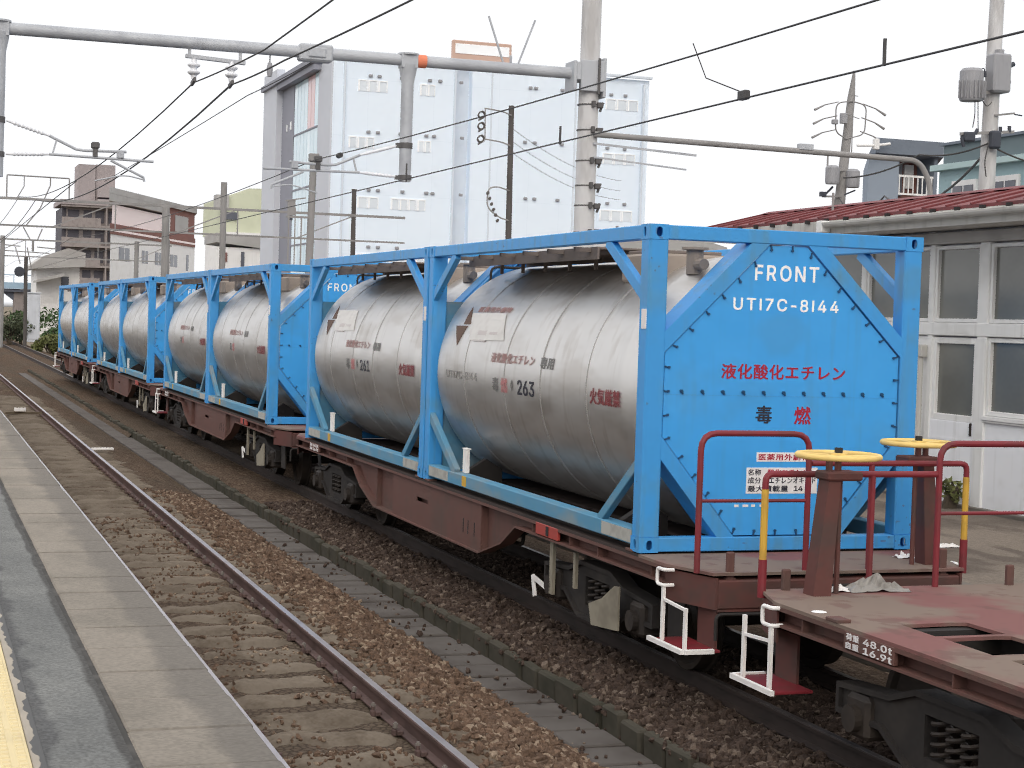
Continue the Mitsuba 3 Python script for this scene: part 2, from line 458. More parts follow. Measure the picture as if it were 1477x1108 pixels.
def thing(name, label, category, group=None, kind=None):
    k = TAKEN.get(name, -1) + 1
    TAKEN[name] = k
    key = name if k == 0 else f"{name}_{k:03d}"
    labels[key] = {"label": label, "category": category}
    if group:
        labels[key]["group"] = group
    if kind:
        labels[key]["kind"] = kind
    return key


def shift(x=0, y=0, z=0):
    return T4().translate([x, y, z])


def dup(root, new, to_world, skip=(), drop=()):
    for key in [k for k in scene if isinstance(scene[k], dict) and k.startswith(root + "__")]:
        rest = key[len(root):]
        if any(s in rest for s in skip) or rest in drop:
            continue
        d = scene[key]
        scene[new + rest] = {**d, "to_world": to_world @ d["to_world"] if "to_world" in d else to_world}
        if key in labels:
            labels[new + rest] = dict(labels[key])


def arc(c, r, a0, a1, ex, ey, n=6):
    c, ex, ey = np.asarray(c, float), np.asarray(ex, float), np.asarray(ey, float)
    return [c + r * (math.cos(a) * ex + math.sin(a) * ey) for a in np.linspace(a0, a1, n)]


def bend(pts, r, n=5):
    """A polyline with its corners rounded."""
    pts = [np.asarray(p, float) for p in pts]
    out = [pts[0]]
    for a, b, c in zip(pts, pts[1:], pts[2:]):
        u, w = a - b, c - b
        lu, lw = np.linalg.norm(u), np.linalg.norm(w)
        q = min(r, 0.45 * lu, 0.45 * lw)
        p0, p1 = b + u / lu * q, b + w / lw * q
        for t in np.linspace(0, 1, n):
            out.append((1 - t) ** 2 * p0 + 2 * t * (1 - t) * b + t * t * p1)
    out.append(pts[-1])
    return out


GLYPHS = {  # traced outlines: character -> polygons, each a list of rings (outer, holes) of x y pairs, 92 units to the em
    '液': [['5 -2 5 1 9 10 16 29 21 29 21 31 24 34 31 43 38 58 37 59 26 60 21 57 7 70 7 72 11 76 14 77 26 67 26 69 53 69 50 77 52 78 59 80 64 69 90 68 90 60 67 59 64 52 64 50 83 50 87 48 86 42 82 28 75 15 72 12 80 5 91 -1 91 -2 85 -8 78 -6 66 4 56 -4 46 -9 42 -5 40 -9 33 -9 32 28 28 24 24 23 13 -6 11 -6','65 41 72 32 73 32 75 41','65 28 58 35 62 26 65 21 67 21 68 25 66 25','42 1 43 0 47 2 59 12 51 27 45 22 42 23','42 33 43 32 48 40 55 53 56 59 48 59 47 55 42 44'],['2 45 2 48 8 52 18 45 23 41 23 38 18 33 17 33']],
    '化': [['2 40 2 42 16 57 22 67 27 78 29 80 37 78 37 74 28 57 28 23 33 25 45 32 46 34 46 78 55 78 57 76 57 42 71 56 79 66 82 66 88 61 77 45 57 28 57 4 58 3 77 3 80 11 80 22 81 23 83 23 90 19 90 9 88 2 86 -3 80 -7 55 -7 51 -5 47 -1 46 21 35 15 28 21 28 -8 18 -8 18 41 16 41 9 33 6 35']],
    '酸': [['3 68 3 76 43 76 43 68 33 67 32 60 42 58 42 39 43 38 55 51 54 52 46 51 44 60 51 66 58 78 63 79 68 78 69 76 69 73 72 75 75 75 88 55 88 53 87 52 83 49 80 49 80 48 87 42 91 35 85 31 85 27 83 21 74 7 80 3 91 0 91 -3 87 -8 81 -8 66 1 55 -6 46 -9 44 -9 43 -7 35 -8 33 -2 13 -2 12 -8 5 -8 5 58 14 59 14 66','59 42 68 38 66 32 82 32 78 38 68 48 68 51 71 53 70 54 62 53 62 52 65 51 65 48','76 54 78 51 79 51 77 55','61 23 65 16 67 15 72 22','61 63 68 62 71 63 72 65 67 72','48 11 42 14 43 0 50 2 59 8 53 16','42 21 44 20 51 28 57 38 48 29 45 29 44 32 42 32','12 7 33 6 34 13 13 13','15 24 12 24 12 22 34 22 34 27 27 27 24 31 23 50 22 50 22 36 20 32','34 49 31 50 31 34 34 34','22 60 24 60 23 67 22 66','12 35 14 35 15 37 15 50 12 50']],
    'エ': [['6 3 7 14 40 14 40 53 12 53 12 64 82 63 81 53 52 53 52 14 85 14 85 2']],
    'チ': [['7 34 7 44 42 44 42 58 17 56 15 60 14 66 43 67 60 70 69 73 71 73 76 67 76 64 69 62 53 59 53 44 86 43 85 34 53 34 51 21 46 11 38 1 28 -5 20 -1 19 2 30 9 37 16 41 25 42 34']],
    'レ': [['19 2 19 70 32 69 31 11 40 13 58 22 73 34 78 41 81 41 85 35 85 32 76 22 60 11 46 4 27 -3 25 -3']],
    'ン': [['12 5 12 8 33 12 50 21 59 28 68 37 75 46 79 55 82 55 87 45 76 29 62 15 40 3 20 -3 17 -3'],['14 62 20 69 22 69 45 51 46 48 40 42 38 42 27 51']],
    '専': [['3 14 4 22 58 23 58 26 13 26 12 59 40 60 41 63 7 63 5 65 6 72 40 72 41 79 49 80 51 79 51 72 87 72 86 63 51 63 51 60 80 60 80 27 69 26 68 23 89 22 88 13 69 13 68 -1 68 -5 65 -8 59 -9 46 -9 45 -8 43 -3 44 0 58 0 58 13 29 13 29 12 40 2 40 0 37 -3 32 -5 23 5 18 8 18 12 19 12 19 13','51 48 70 47 71 51 51 52','51 39 51 35 71 35 70 39','22 48 40 47 41 51 23 52','41 39 23 39 22 35 40 35']],
    '用': [['2 -5 2 -2 8 8 12 19 13 73 83 73 83 -3 80 -7 75 -8 59 -8 57 -2 58 2 72 1 74 2 73 19 52 19 51 -8 42 -8 41 19 21 19 18 4 12 -6 9 -9 7 -9','52 30 74 29 74 41 52 41','52 52 74 52 74 63 52 63','22 30 41 29 41 41 23 41','22 52 41 52 41 63 23 63']],
    '毒': [['2 17 3 25 17 25 18 38 76 38 76 25 90 24 89 16 75 16 75 11 84 10 84 3 73 2 72 -5 66 -8 49 -8 47 -2 48 0 61 -1 63 1 63 2 15 2 14 5 15 16','50 28 52 25 66 25 66 29','49 15 52 11 64 11 65 12 65 16','27 25 41 25 42 25 38 29 28 29','41 13 38 16 26 16 25 11 40 11'],['5 41 5 48 41 49 40 52 15 52 15 61 40 61 41 63 9 64 9 72 40 72 42 80 50 80 51 72 85 72 85 64 51 63 51 61 78 61 78 52 51 52 51 49 87 48 87 40']],
    '燃': [['2 -3 9 9 13 20 15 31 14 51 13 50 12 42 9 34 6 34 2 36 2 40 5 48 7 62 15 61 15 79 24 78 24 59 25 60 27 66 30 66 35 64 34 58 38 67 41 80 49 79 49 70 62 69 61 60 67 60 67 78 68 80 75 80 77 77 83 77 89 63 88 61 90 59 90 52 78 51 78 47 85 30 92 23 92 20 86 15 85 15 79 21 74 33 72 34 64 21 57 15 55 14 58 -6 54 -8 48 -8 46 12 48 14 54 15 49 21 60 31 66 45 67 51 59 51 51 31 45 23 39 17 39 16 43 15 45 12 38 -3 33 -8 26 -6 25 -3 31 3 35 12 33 12 29 7 26 7 22 15 15 -2 9 -8 7 -8','76 61 81 61 77 69 76 69','45 58 50 55 51 61 46 61','40 47 46 43 48 45 46 48 43 50 41 50','24 28 28 22 30 22 39 30 42 36 36 40 33 36 31 36 26 40 26 43 24 43'],['82 16 92 -3 92 -6 86 -8 82 -8 80 0 73 12 73 15'],['65 -8 59 12 62 14 68 15 73 1 73 -6']],
    '火': [['3 -2 4 0 20 8 27 14 31 20 37 32 40 47 41 78 51 78 52 60 50 41 55 28 62 17 67 12 80 4 89 2 90 -2 85 -8 75 -5 69 -2 62 2 54 11 46 25 42 16 35 8 22 -3 13 -8 8 -8'],['63 32 63 35 72 51 75 60 78 61 85 58 85 55 83 49 72 30 70 28'],['6 32 6 35 13 44 18 60 22 61 28 58 25 45 16 29 13 28']],
    '気': [['2 45 2 47 9 53 15 61 22 80 32 78 30 70 86 70 86 61 26 61 25 59 25 57 77 57 78 55 78 48 22 48 21 52 15 44 74 43 75 20 77 6 79 2 81 2 82 14 85 14 90 9 89 -2 87 -7 83 -9 78 -9 71 -5 67 4 65 12 65 33 57 34 56 30 46 16 61 2 61 -1 55 -5 53 -5 47 1 37 8 31 2 19 -6 12 -10 9 -9 5 -4 5 -2 19 5 29 14 20 21 14 24 13 26 18 31 21 32 37 22 43 28 45 33 12 34 11 39']],
    '厳': [['2 -5 2 -2 6 8 8 20 9 65 19 67 14 75 22 79 31 66 42 66 42 67 38 75 38 77 45 80 49 75 53 66 62 66 67 71 72 80 81 78 81 75 75 66 88 66 89 58 88 57 70 57 68 48 69 47 90 46 90 39 85 38 82 22 76 12 83 3 92 -2 87 -9 85 -9 78 -5 70 2 64 -4 55 -9 52 -7 51 -9 43 -9 42 -1 18 -4 15 3 9 -9 7 -9','65 35 69 25 71 22 74 29 75 38 66 38','52 22 52 9 55 8 55 3 56 2 64 9 65 13 60 24 56 20','18 44 39 43 41 46 40 47 21 47 20 54 22 55 49 55 53 53 49 43 55 43 56 42 60 56 19 57','32 12 32 6 42 8 42 12','32 23 32 19 42 20 42 23','32 35 32 31 42 31 42 35','15 6 22 6 22 35 18 34 18 18']],
    '禁': [['2 43 2 46 8 49 17 61 16 62 6 62 5 70 20 71 22 80 30 79 30 71 43 70 42 62 34 61 45 53 44 48 47 50 56 61 45 62 45 70 60 71 62 80 70 80 71 71 87 70 86 62 75 62 75 61 84 50 90 46 90 45 85 39 83 39 72 50 71 50 70 38 78 37 78 28 16 28 15 38 21 38 21 50 8 38 7 38','30 38 60 38 61 50 59 51 50 41 45 39 41 45 38 45 30 52'],['4 -3 4 -1 14 6 22 15 5 15 5 25 87 25 88 23 88 15 68 15 87 -2 87 -4 81 -8 78 -8 69 2 59 9 61 12 64 14 64 15 52 15 52 -3 51 -5 46 -8 30 -9 27 -2 28 0 41 0 41 15 26 15 26 14 31 12 31 10 18 -3 12 -8 9 -8']],
    '医': [['7 74 87 75 88 66 86 65 44 65 41 58 82 56 81 48 57 48 57 38 85 37 85 28 61 28 60 27 74 17 82 9 79 5 89 4 89 -5 8 -5','34 5 34 5 71 5 64 13 53 21 45 12','17 5 22 5 20 8 20 11 34 16 42 22 45 27 44 28 19 29 20 38 47 38 46 48 35 48 28 40 25 40 19 44 19 46 25 51 30 57 33 65 17 64']],
    '薬': [['2 -2 3 1 14 4 29 12 4 14 4 22 7 23 3 32 28 42 27 45 22 42 19 42 6 55 8 58 13 61 27 49 28 56 25 57 25 64 5 64 5 73 25 73 25 79 27 80 34 80 35 78 36 73 56 73 57 79 65 80 67 79 67 73 88 73 88 64 67 64 67 58 65 56 65 50 66 49 78 61 81 61 87 57 83 52 71 42 88 31 88 27 84 23 88 22 88 14 62 12 63 11 74 5 90 1 90 -2 85 -8 76 -5 62 2 52 9 51 9 50 -9 42 -9 41 -8 40 8 28 0 10 -8 6 -8','52 25 51 22 82 23 78 27 66 34 65 33 65 25','65 42 68 42 68 43 65 45','52 64 50 58 57 58 57 64','37 34 55 33 55 37 37 38','38 49 37 45 55 46 55 50','40 58 41 64 36 64 36 58','8 23 40 22 41 25 28 25 27 32']],
    '外': [['55 78 56 80 64 80 65 78 65 52 73 47 91 30 91 28 83 22 67 38 65 38 65 -8 64 -9 56 -9 55 -8'],['2 -2 2 0 4 2 11 6 21 14 28 24 24 29 15 35 13 35 11 31 8 31 2 35 2 38 8 46 13 55 20 79 27 79 30 78 27 65 46 65 50 64 46 42 38 20 26 4 10 -8 8 -8','23 55 19 43 21 43 33 35 38 55']],
    '劇': [['63 -2 63 2 76 2 76 76 85 77 85 -4 81 -8 65 -8'],['62 13 62 68 70 68 71 14 69 12'],['2 -5 2 -2 6 8 8 24 8 62 26 63 26 78 28 80 35 80 36 78 37 74 56 74 56 65 37 65 36 64 56 63 60 62 56 48 57 41 55 38 52 36 58 35 58 28 53 27 57 23 52 18 52 17 59 6 61 0 57 -4 54 -4 51 4 46 10 45 -3 39 -8 27 -9 24 -4 15 -7 12 -3 8 -9','36 55 36 52 48 53 48 52 49 52 49 55','49 46 36 45 35 43 49 43','38 25 42 20 48 27 42 28','29 -1 34 -1 37 1 37 4','14 2 19 2 30 9 32 11 20 5 16 9','27 44 18 43 18 36 31 36 31 37 28 38','16 14 19 13 29 19 27 19 21 16 17 18','18 28 17 24 18 23 27 27','18 51 26 51 27 54 18 55']],
    '物': [['2 25 2 28 13 31 19 34 19 51 13 51 10 38 8 37 2 40 2 44 5 52 8 74 15 74 17 72 15 61 19 61 20 80 28 79 29 61 38 61 38 54 40 55 43 62 48 80 57 78 54 64 89 64 86 13 83 -1 78 -7 62 -8 59 2 71 2 75 6 78 26 79 55 78 54 75 40 66 18 56 2 48 -7 45 -7 42 -4 39 -3 39 0 49 9 55 16 65 39 68 55 64 54 62 45 54 28 42 12 38 12 33 17 33 18 40 25 45 33 52 47 54 54 49 54 46 46 39 37 40 29 29 26 28 -8 27 -9 19 -8 19 22 4 18','28 37 31 36 35 38 32 42 32 44 36 49 36 51 29 50']],
    '名': [['3 24 3 27 23 32 35 38 31 42 23 48 23 51 11 45 5 52 22 63 32 73 37 80 47 78 47 75 43 71 44 70 74 71 79 67 78 63 72 54 59 41 49 34 80 32 80 -8 71 -9 69 -4 32 -4 31 -9 23 -9 22 -8 21 20 7 18','32 24 32 5 70 6 70 24','28 55 45 44 57 52 64 60 34 61']],
    '称': [['2 15 2 17 8 26 16 43 16 44 4 44 3 52 4 53 18 54 18 64 7 63 5 68 5 72 35 78 39 73 39 71 27 66 27 53 40 53 45 67 48 79 57 78 56 67 85 68 90 65 82 46 75 47 73 48 77 58 68 57 68 -3 65 -7 60 -8 51 -8 48 -2 48 1 49 2 58 1 58 58 52 57 48 48 46 45 48 43 55 42 55 39 50 20 43 6 41 6 35 10 35 12 41 25 45 40 42 39 34 44 28 44 30 39 39 29 39 27 35 22 33 21 29 27 27 28 26 -9 18 -8 18 24 16 24 13 16 8 8 5 9'],['71 39 71 42 72 43 77 45 80 44 86 26 89 9 82 7 80 8 75 28']],
    '成': [['2 -4 8 10 10 22 11 64 49 64 48 78 50 80 58 80 59 78 60 64 72 64 70 67 61 72 61 75 63 78 65 79 68 79 82 71 85 68 83 64 89 63 88 54 60 53 62 37 64 28 70 38 75 50 82 48 84 47 80 35 75 25 68 15 71 7 78 2 80 5 81 18 83 19 90 15 88 1 86 -5 83 -8 75 -8 69 -6 63 0 60 5 53 -2 43 -8 41 -8 35 -3 36 1 46 6 56 17 52 31 49 54 21 53 21 45 45 44 44 20 42 8 36 5 22 5 20 13 19 14 16 2 11 -9 8 -10','19 14 32 14 33 15 34 35 21 35']],
    '分': [['2 41 19 59 29 78 38 76 38 72 31 57 23 47 23 45 72 45 61 61 55 72 55 75 63 78 75 59 90 44 90 42 85 35 82 35 77 40 76 40 75 17 73 1 72 -3 65 -8 46 -8 44 2 60 2 62 3 65 13 66 34 44 35 39 16 32 5 20 -5 9 -9 5 -3 5 -1 17 5 25 13 31 25 33 34 16 35 15 38 12 35 8 35']],
    'オ': [['6 13 8 15 14 18 28 28 47 47 46 48 10 48 11 58 51 58 51 74 62 75 63 58 85 58 84 48 62 47 63 3 60 -2 57 -4 39 -4 36 -2 36 7 52 7 52 36 32 17 15 6 12 6']],
    'キ': [['11 16 8 27 41 32 38 47 11 42 8 51 9 54 36 57 33 73 44 75 46 60 47 59 61 61 72 64 75 63 76 53 50 49 49 48 52 33 82 38 85 31 85 28 83 28 54 24 56 10 59 0 58 -4 52 -5 48 -5 48 0 43 21']],
    'シ': [['12 5 13 7 30 11 47 19 57 26 69 37 79 52 82 51 85 44 85 41 83 37 70 22 52 8 35 1 20 -4 17 -4'],['22 64 22 66 26 72 29 72 48 61 49 59 49 57 43 50'],['8 43 8 45 12 52 15 52 35 40 35 36 31 30 28 30 22 35']],
    'ド': [['65 68 65 70 67 72 72 73 82 60 82 57 77 54 74 54 70 62'],['26 -5 26 72 38 72 38 47 68 36 76 32 77 30 74 22 71 22 61 27 38 35 38 -5'],['54 64 55 66 62 68 67 61 71 52 65 49 62 49']],
    '最': [['3 5 12 7 12 34 3 35 4 44 89 43 89 35 88 35 45 34 45 32 83 32 86 31 86 27 81 15 74 7 75 5 91 -2 86 -8 78 -7 66 0 62 -3 49 -9 45 -5 44 -9 35 -9 35 -1 34 -1 4 -4','60 24 63 16 67 14 71 17 74 23','45 24 45 10 50 9 49 2 51 2 58 5 59 7 55 12 50 22 48 24','46 2 45 -1 48 1','22 8 34 8 35 11 22 12','22 21 35 20 35 23 22 23','22 32 35 32 35 34 22 35'],['15 76 78 77 78 46 15 46','25 66 67 65 68 69 25 69','25 58 25 54 68 54 67 58']],
    '大': [['2 -2 3 0 15 6 25 16 35 31 38 41 37 43 5 43 4 52 5 53 40 53 41 78 42 80 52 79 50 53 88 52 88 43 55 43 56 36 66 19 79 6 90 0 85 -8 82 -8 75 -5 63 5 54 18 46 32 37 13 25 0 11 -8 8 -8']],
    '積': [['1 15 2 18 8 27 15 42 15 45 3 45 3 53 18 54 18 64 5 63 2 69 3 72 15 73 32 78 33 78 37 74 56 75 58 80 65 80 67 78 67 75 88 74 88 67 67 66 67 65 85 65 85 58 67 58 67 56 89 55 90 48 38 48 38 45 27 44 27 41 39 28 41 46 84 46 85 6 78 6 78 5 89 -2 91 -3 91 -5 82 -9 66 2 65 5 67 5 67 6 59 6 60 3 55 -1 44 -7 35 -9 30 -4 30 -2 47 5 40 7 40 26 35 21 33 20 30 25 27 27 27 -8 18 -8 18 24 16 24 13 17 7 8 4 9','50 14 75 14 75 16 51 17','50 25 75 25 75 27 51 28','50 36 75 35 75 38 51 38','28 66 27 54 34 54 35 55 57 56 56 58 39 58 40 65 56 65 56 67 38 67 37 69 35 69']],
    '載': [['3 52 4 59 24 59 25 63 23 64 8 64 8 72 24 72 25 80 33 80 34 72 51 72 50 64 34 64 34 59 53 59 53 79 55 80 62 80 63 78 63 59 78 59 75 64 66 72 66 75 70 78 75 78 87 65 87 64 82 60 89 58 89 51 64 50 65 31 66 27 67 27 73 38 76 48 82 47 85 45 79 28 70 12 74 4 79 1 82 8 82 16 84 17 91 12 89 0 87 -5 82 -9 73 -8 63 2 48 -9 47 -9 42 -4 42 0 34 0 33 -9 25 -9 24 0 5 0 5 8 25 9 24 11 8 11 8 37 24 37 25 38 7 38 6 47 24 47 25 49 5 50','34 50 34 47 52 47 52 39 34 38 34 37 50 37 51 12 50 11 34 11 34 9 53 8 59 14 56 26 54 50','33 18 41 18 42 19 34 20','33 28 41 27 42 29 41 30 34 30','16 18 24 18 25 19 17 20','17 29 17 27 25 27 24 30']],
    '量': [['3 49 88 50 88 42 79 41 80 15 51 13 51 12 82 12 82 5 51 5 51 2 89 2 89 -7 3 -7 3 2 41 2 40 5 11 5 11 12 40 12 41 13 13 15 13 40 15 41 4 42','51 22 69 22 70 23 51 24','51 31 69 31 70 33 51 33','23 22 40 22 41 23 24 24','23 31 40 31 41 33 24 33'],['15 76 77 77 78 52 15 52','25 59 67 58 68 59 66 61 25 61','25 70 25 68 68 68 66 70']],
    '質': [['3 48 3 51 7 54 10 60 11 75 40 79 45 75 45 72 32 69 20 68 19 67 46 66 47 61 48 75 68 77 79 79 85 75 84 72 72 69 58 68 57 67 89 65 88 58 75 57 75 47 77 46 77 7 71 6 87 -1 87 -5 84 -9 82 -9 64 -2 55 1 54 6 39 6 38 2 28 -3 11 -9 8 -9 4 -3 5 0 23 5 23 6 15 7 15 46 27 47 27 57 19 58 15 49 10 44 8 44','25 37 66 36 67 39 26 39','26 17 26 14 67 14 66 17','26 28 26 25 67 25 66 28','52 48 65 47 65 57 56 58 55 55','36 48 43 47 42 51 46 58 36 58']],
    '荷': [['6 21 1 29 14 43 23 58 25 58 25 62 24 63 5 63 5 72 25 72 26 80 34 80 35 72 56 72 57 78 58 80 66 80 67 72 88 72 88 63 68 63 67 62 67 55 58 55 56 63 36 63 35 62 35 55 32 54 33 53 89 52 89 44 81 44 80 43 80 -3 77 -7 71 -8 58 -8 55 -2 55 1 70 1 70 44 31 44 31 48 29 48 25 40 25 -8 23 -9 15 -8 15 26 13 26 9 22'],['32 38 64 38 65 9 42 8 41 3 32 3','42 18 54 18 54 28 42 28']],
    '重': [['3 -5 4 2 41 3 40 8 10 8 11 16 41 17 40 20 13 21 13 52 40 52 41 54 4 55 5 63 40 63 41 67 13 65 11 73 55 76 75 79 80 72 78 70 53 68 51 67 51 63 88 63 88 55 51 55 51 53 52 52 80 51 80 21 51 20 51 17 83 16 83 8 51 8 51 3 88 2 89 -5','51 29 69 28 70 32 51 32','51 41 69 40 70 43 51 44','23 29 40 28 41 32 24 32','23 41 40 40 41 43 24 44']],
    '自': [['14 67 37 67 40 78 42 80 52 78 48 70 49 67 80 67 80 -8 70 -8 69 -4 24 -4 23 -9 14 -8','24 27 70 26 70 36 24 37','24 48 70 47 70 56 24 57','24 17 24 6 70 7 70 17']],
    '形': [['48 -3 48 0 59 5 71 14 82 28 91 25 90 21 82 11 65 -4 56 -8 53 -8'],['2 -5 2 -2 10 10 14 25 14 34 2 35 2 43 13 43 15 44 15 63 13 65 4 65 4 73 54 74 55 65 47 65 45 63 45 44 47 43 55 43 55 34 45 33 45 -8 37 -9 35 -8 35 34 24 34 23 21 21 10 16 -1 12 -8 10 -9 8 -9','24 65 24 43 35 43 35 64'],['53 32 71 42 79 52 85 52 88 49 88 47 75 34 59 23 52 29'],['52 55 52 58 67 68 78 78 86 75 84 70 76 62 60 51 58 50']],
}
def letters(text, w, h, depth=0.002, bold=True, gap=0.0, plain_one=False):
    """Lettering w wide and h tall in the xy plane from the origin, as (vertices, faces)."""
    if any(c in GLYPHS for c in text):
        ms, x = [], 0.0
        for c in text:
            if c == " ":
                x += 46
                continue
            if c in GLYPHS:
                for rings in GLYPHS[c]:
                    rr = [np.array(r.split(), float).reshape(-1, 2) for r in rings]
                    g = sg.Polygon(rr[0] + [x, 0], [q + [x, 0] for q in rr[1:]]).buffer(0)
                    for q in getattr(g, "geoms", [g]):
                        if q.area > 4:
                            ms.append(trimesh.creation.extrude_polygon(q, 1.0, engine="earcut"))
                x += 96
            else:
                m = meshkit.text_mesh(c, 70, 1.0, bold=True)
                m.apply_translation([x + 4, 2, 0])
                ms.append(m)
                x += 56
        m = trimesh.util.concatenate(ms)
    else:
        ms, x = [], 0.0
        for c in text:
            if c == " ":
                x += 40
                continue
            if c == "1" and plain_one:       # the stencil's 1 is a bare upright stroke
                q = trimesh.creation.box((13, 70, 1))
                q.apply_translation([6.5, 35, 0.5])
            else:
                q = meshkit.text_mesh(c, 70, 1.0, bold=bold)
            q.apply_translation([x - q.bounds[0][0], 0, 0])
            ms.append(q)
            x = q.bounds[1][0] + 12 + gap
        m = trimesh.util.concatenate(ms)
    v = np.array(m.vertices)
    lo, hi = v.min(0), v.max(0)
    v = (v - lo) / (hi - lo) * [w, h, depth]
    return v, np.array(m.faces)


def on_front(vf, x0, z0, y):
    """Lettering facing -y: reads along +x."""
    v, f = vf
    return np.column_stack([x0 + v[:, 0], y - v[:, 2], z0 + v[:, 1]]), f


TANK_R, TANK_Z = 1.172, 1.205      # above the container's base


def on_tank(vf, y0, z0, off=0.004):
    """Lettering laid on the tank's near side: reads along -y from y0, its foot at height z0."""
    v, f = vf
    a = math.asin((z0 - TANK_Z) / TANK_R) + v[:, 1] / TANK_R
    r = TANK_R + off + v[:, 2]
    return np.column_stack([-r * np.cos(a), y0 - v[:, 0], TANK_Z + r * np.sin(a)]), f


# ------------------------------------------------------------------ the ground, tracks and platform
TRACK_X = {"near": -3.82, "freight": 0.0}
FAR = 420.0


def ground_sheet(x0, x1, y0, y1, dx, dy, zf):
    xs, ys = np.linspace(x0, x1, max(2, int((x1 - x0) / dx) + 1)), np.linspace(y0, y1, max(2, int((y1 - y0) / dy) + 1))
    X, Y = np.meshgrid(xs, ys)
    Z = zf(X, Y)
    n = len(xs)
    i = np.arange(len(ys) - 1)[:, None] * n + np.arange(n - 1)[None]
    i = i.ravel()
    return np.column_stack([X.ravel(), Y.ravel(), Z.ravel()]), np.vstack([np.column_stack([i, i + 1, i + n + 1]), np.column_stack([i, i + n + 1, i + n])])


def nz(X, Y, s, seed=0):
    return meshkit.fbm(np.stack([X * s, Y * s, X * 0], -1), 3, seed) - 0.5


put("ground", ground_sheet(-900, 900, -300, 2400, 60, 60, lambda X, Y: X * 0 - 0.75), "earth", smooth=False)
labels["ground"] = {"label": "flat bare earth under the railway and the town", "category": "ground", "kind": "structure"}


def bed_z(X, Y):
    """Ballast surface: level between the rails, shoulders falling to the cable trough between the tracks, higher under the freight track."""
    pts = [(-6.2, -0.30), (-4.45, -0.19), (-4.3, -0.165), (-3.3, -0.165), (-2.75, -0.17), (-2.3, -0.25), (-1.97, -0.37), (-1.50, -0.40), (-1.47, -0.17), (-1.1, -0.15), (0.9, -0.16), (1.6, -0.25), (2.3, -0.5)]
    x, z = zip(*pts)
    mid = np.where((X > -2.0) & (X < -1.47), 0.25, 1.0)
    return np.interp(X, x, z) + nz(X, Y, 2.2, 3) * 0.05 * mid + nz(X, Y, 9.0, 5) * 0.035 * mid


put("ballast_bed", ground_sheet(-6.2, 2.3, -7, 30, 0.07, 0.09, bed_z), "ballast_bed", smooth=True)
put("ballast_bed", ground_sheet(-6.2, 2.3, 30, 400, 0.25, 1.0, bed_z), "ballast_bed", "ballast_bed", smooth=True)
labels["ballast_bed"] = {"label": "brown stone ballast under and between the two tracks", "category": "ballast", "kind": "structure"}

# packed dust between the rails of the near track: shallow ridges over the buried sleepers
def cess_z(X, Y):
    ph = (Y + 0.14) / 0.6
    ph = ph + nz(X, Y, 1.3, 13) * 0.16
    rid = np.sign(np.cos(2 * PI * ph)) * np.abs(np.cos(2 * PI * ph)) ** 0.6
    edge = np.where(X < -3.28, np.clip((np.abs(X + 3.815) - 0.33) / 0.16, 0, 1), np.clip((X + 2.95) / 0.25, 0, 1) * 1.6)
    return -0.150 + (0.034 + nz(X, Y, 1.7, 14) * 0.03) * rid - 0.045 * edge + nz(X, Y, 5.0, 11) * 0.045 + nz(X, Y, 16.0, 12) * 0.018


put("track_dust", ground_sheet(-4.30, -3.335, -7, 45, 0.035, 0.04, cess_z), "dusty_ballast", smooth=True)
put("sleeper_end_dust", ground_sheet(-3.175, -2.66, -7, 45, 0.035, 0.04, cess_z), "dusty_ballast", smooth=True)
labels["sleeper_end_dust"] = {"label": "dusty grit over the sleeper ends right of the near track", "category": "grit", "kind": "stuff"}
labels["track_dust"] = {"label": "fine dusty grit packed between the rails of the near track", "category": "grit", "kind": "stuff"}

# rails
RAIL = [(-0.0575, -0.150), (0.0575, -0.150), (0.0575, -0.139), (0.010, -0.122), (0.0085, -0.045), (0.031, -0.034), (0.0325, -0.008), (0.026, -0.001), (-0.026, -0.001), (-0.0325, -0.008), (-0.031, -0.034), (-0.0085, -0.045), (-0.010, -0.122), (-0.0575, -0.139)]


def rail_track(name, cx, label, y0, y1, side="rail_rust", top="rail_top"):
    t = thing(name, label, "railway track")
    for s in (-1, 1):
        rx = cx + s * 0.566
        r = put("rail", B().prism([(x + rx, z) for x, z in RAIL], "y", y0, y1), side, t)
        put("running_surface", B().box(rx - 0.0265, rx + 0.0265, y0, y1, -0.003, 0.0015, 0.001), top, r)
    return t


near = rail_track("railway_track", TRACK_X["near"], "near railway track beside the platform with shiny rail heads", -7.0, 300.0)
far = rail_track("railway_track", TRACK_X["freight"], "rusty dark railway track that the tank train stands on", -7.0, 300.0, "rail_grimy", "rail_worn")
slb = B().box(-1.0, 1.0, -0.10, 0.10, -0.30, 0.0, 0.012)
sv, sf = slb.get()
first = None
for k in range(-11, 110):
    y = -0.14 + 0.6 * k
    for t, cx in ((near, TRACK_X["near"]), (far, 0.0)):
        M = shift(cx + rng.uniform(-0.03, 0.03), y + rng.uniform(-0.015, 0.015), -0.168 - rng.uniform(0, 0.01) - (0.0 if t == far else 0.004)) @ T4().rotate([0, 0, 1], rng.uniform(-0.6, 0.6))
        if first is None:
            first = put("sleeper", slb, "sleeper_wood", t)
            scene[first]["to_world"] = M
        elif t == near or (y > -6 and k < 60):
            put_again(first, "sleeper", t, M)
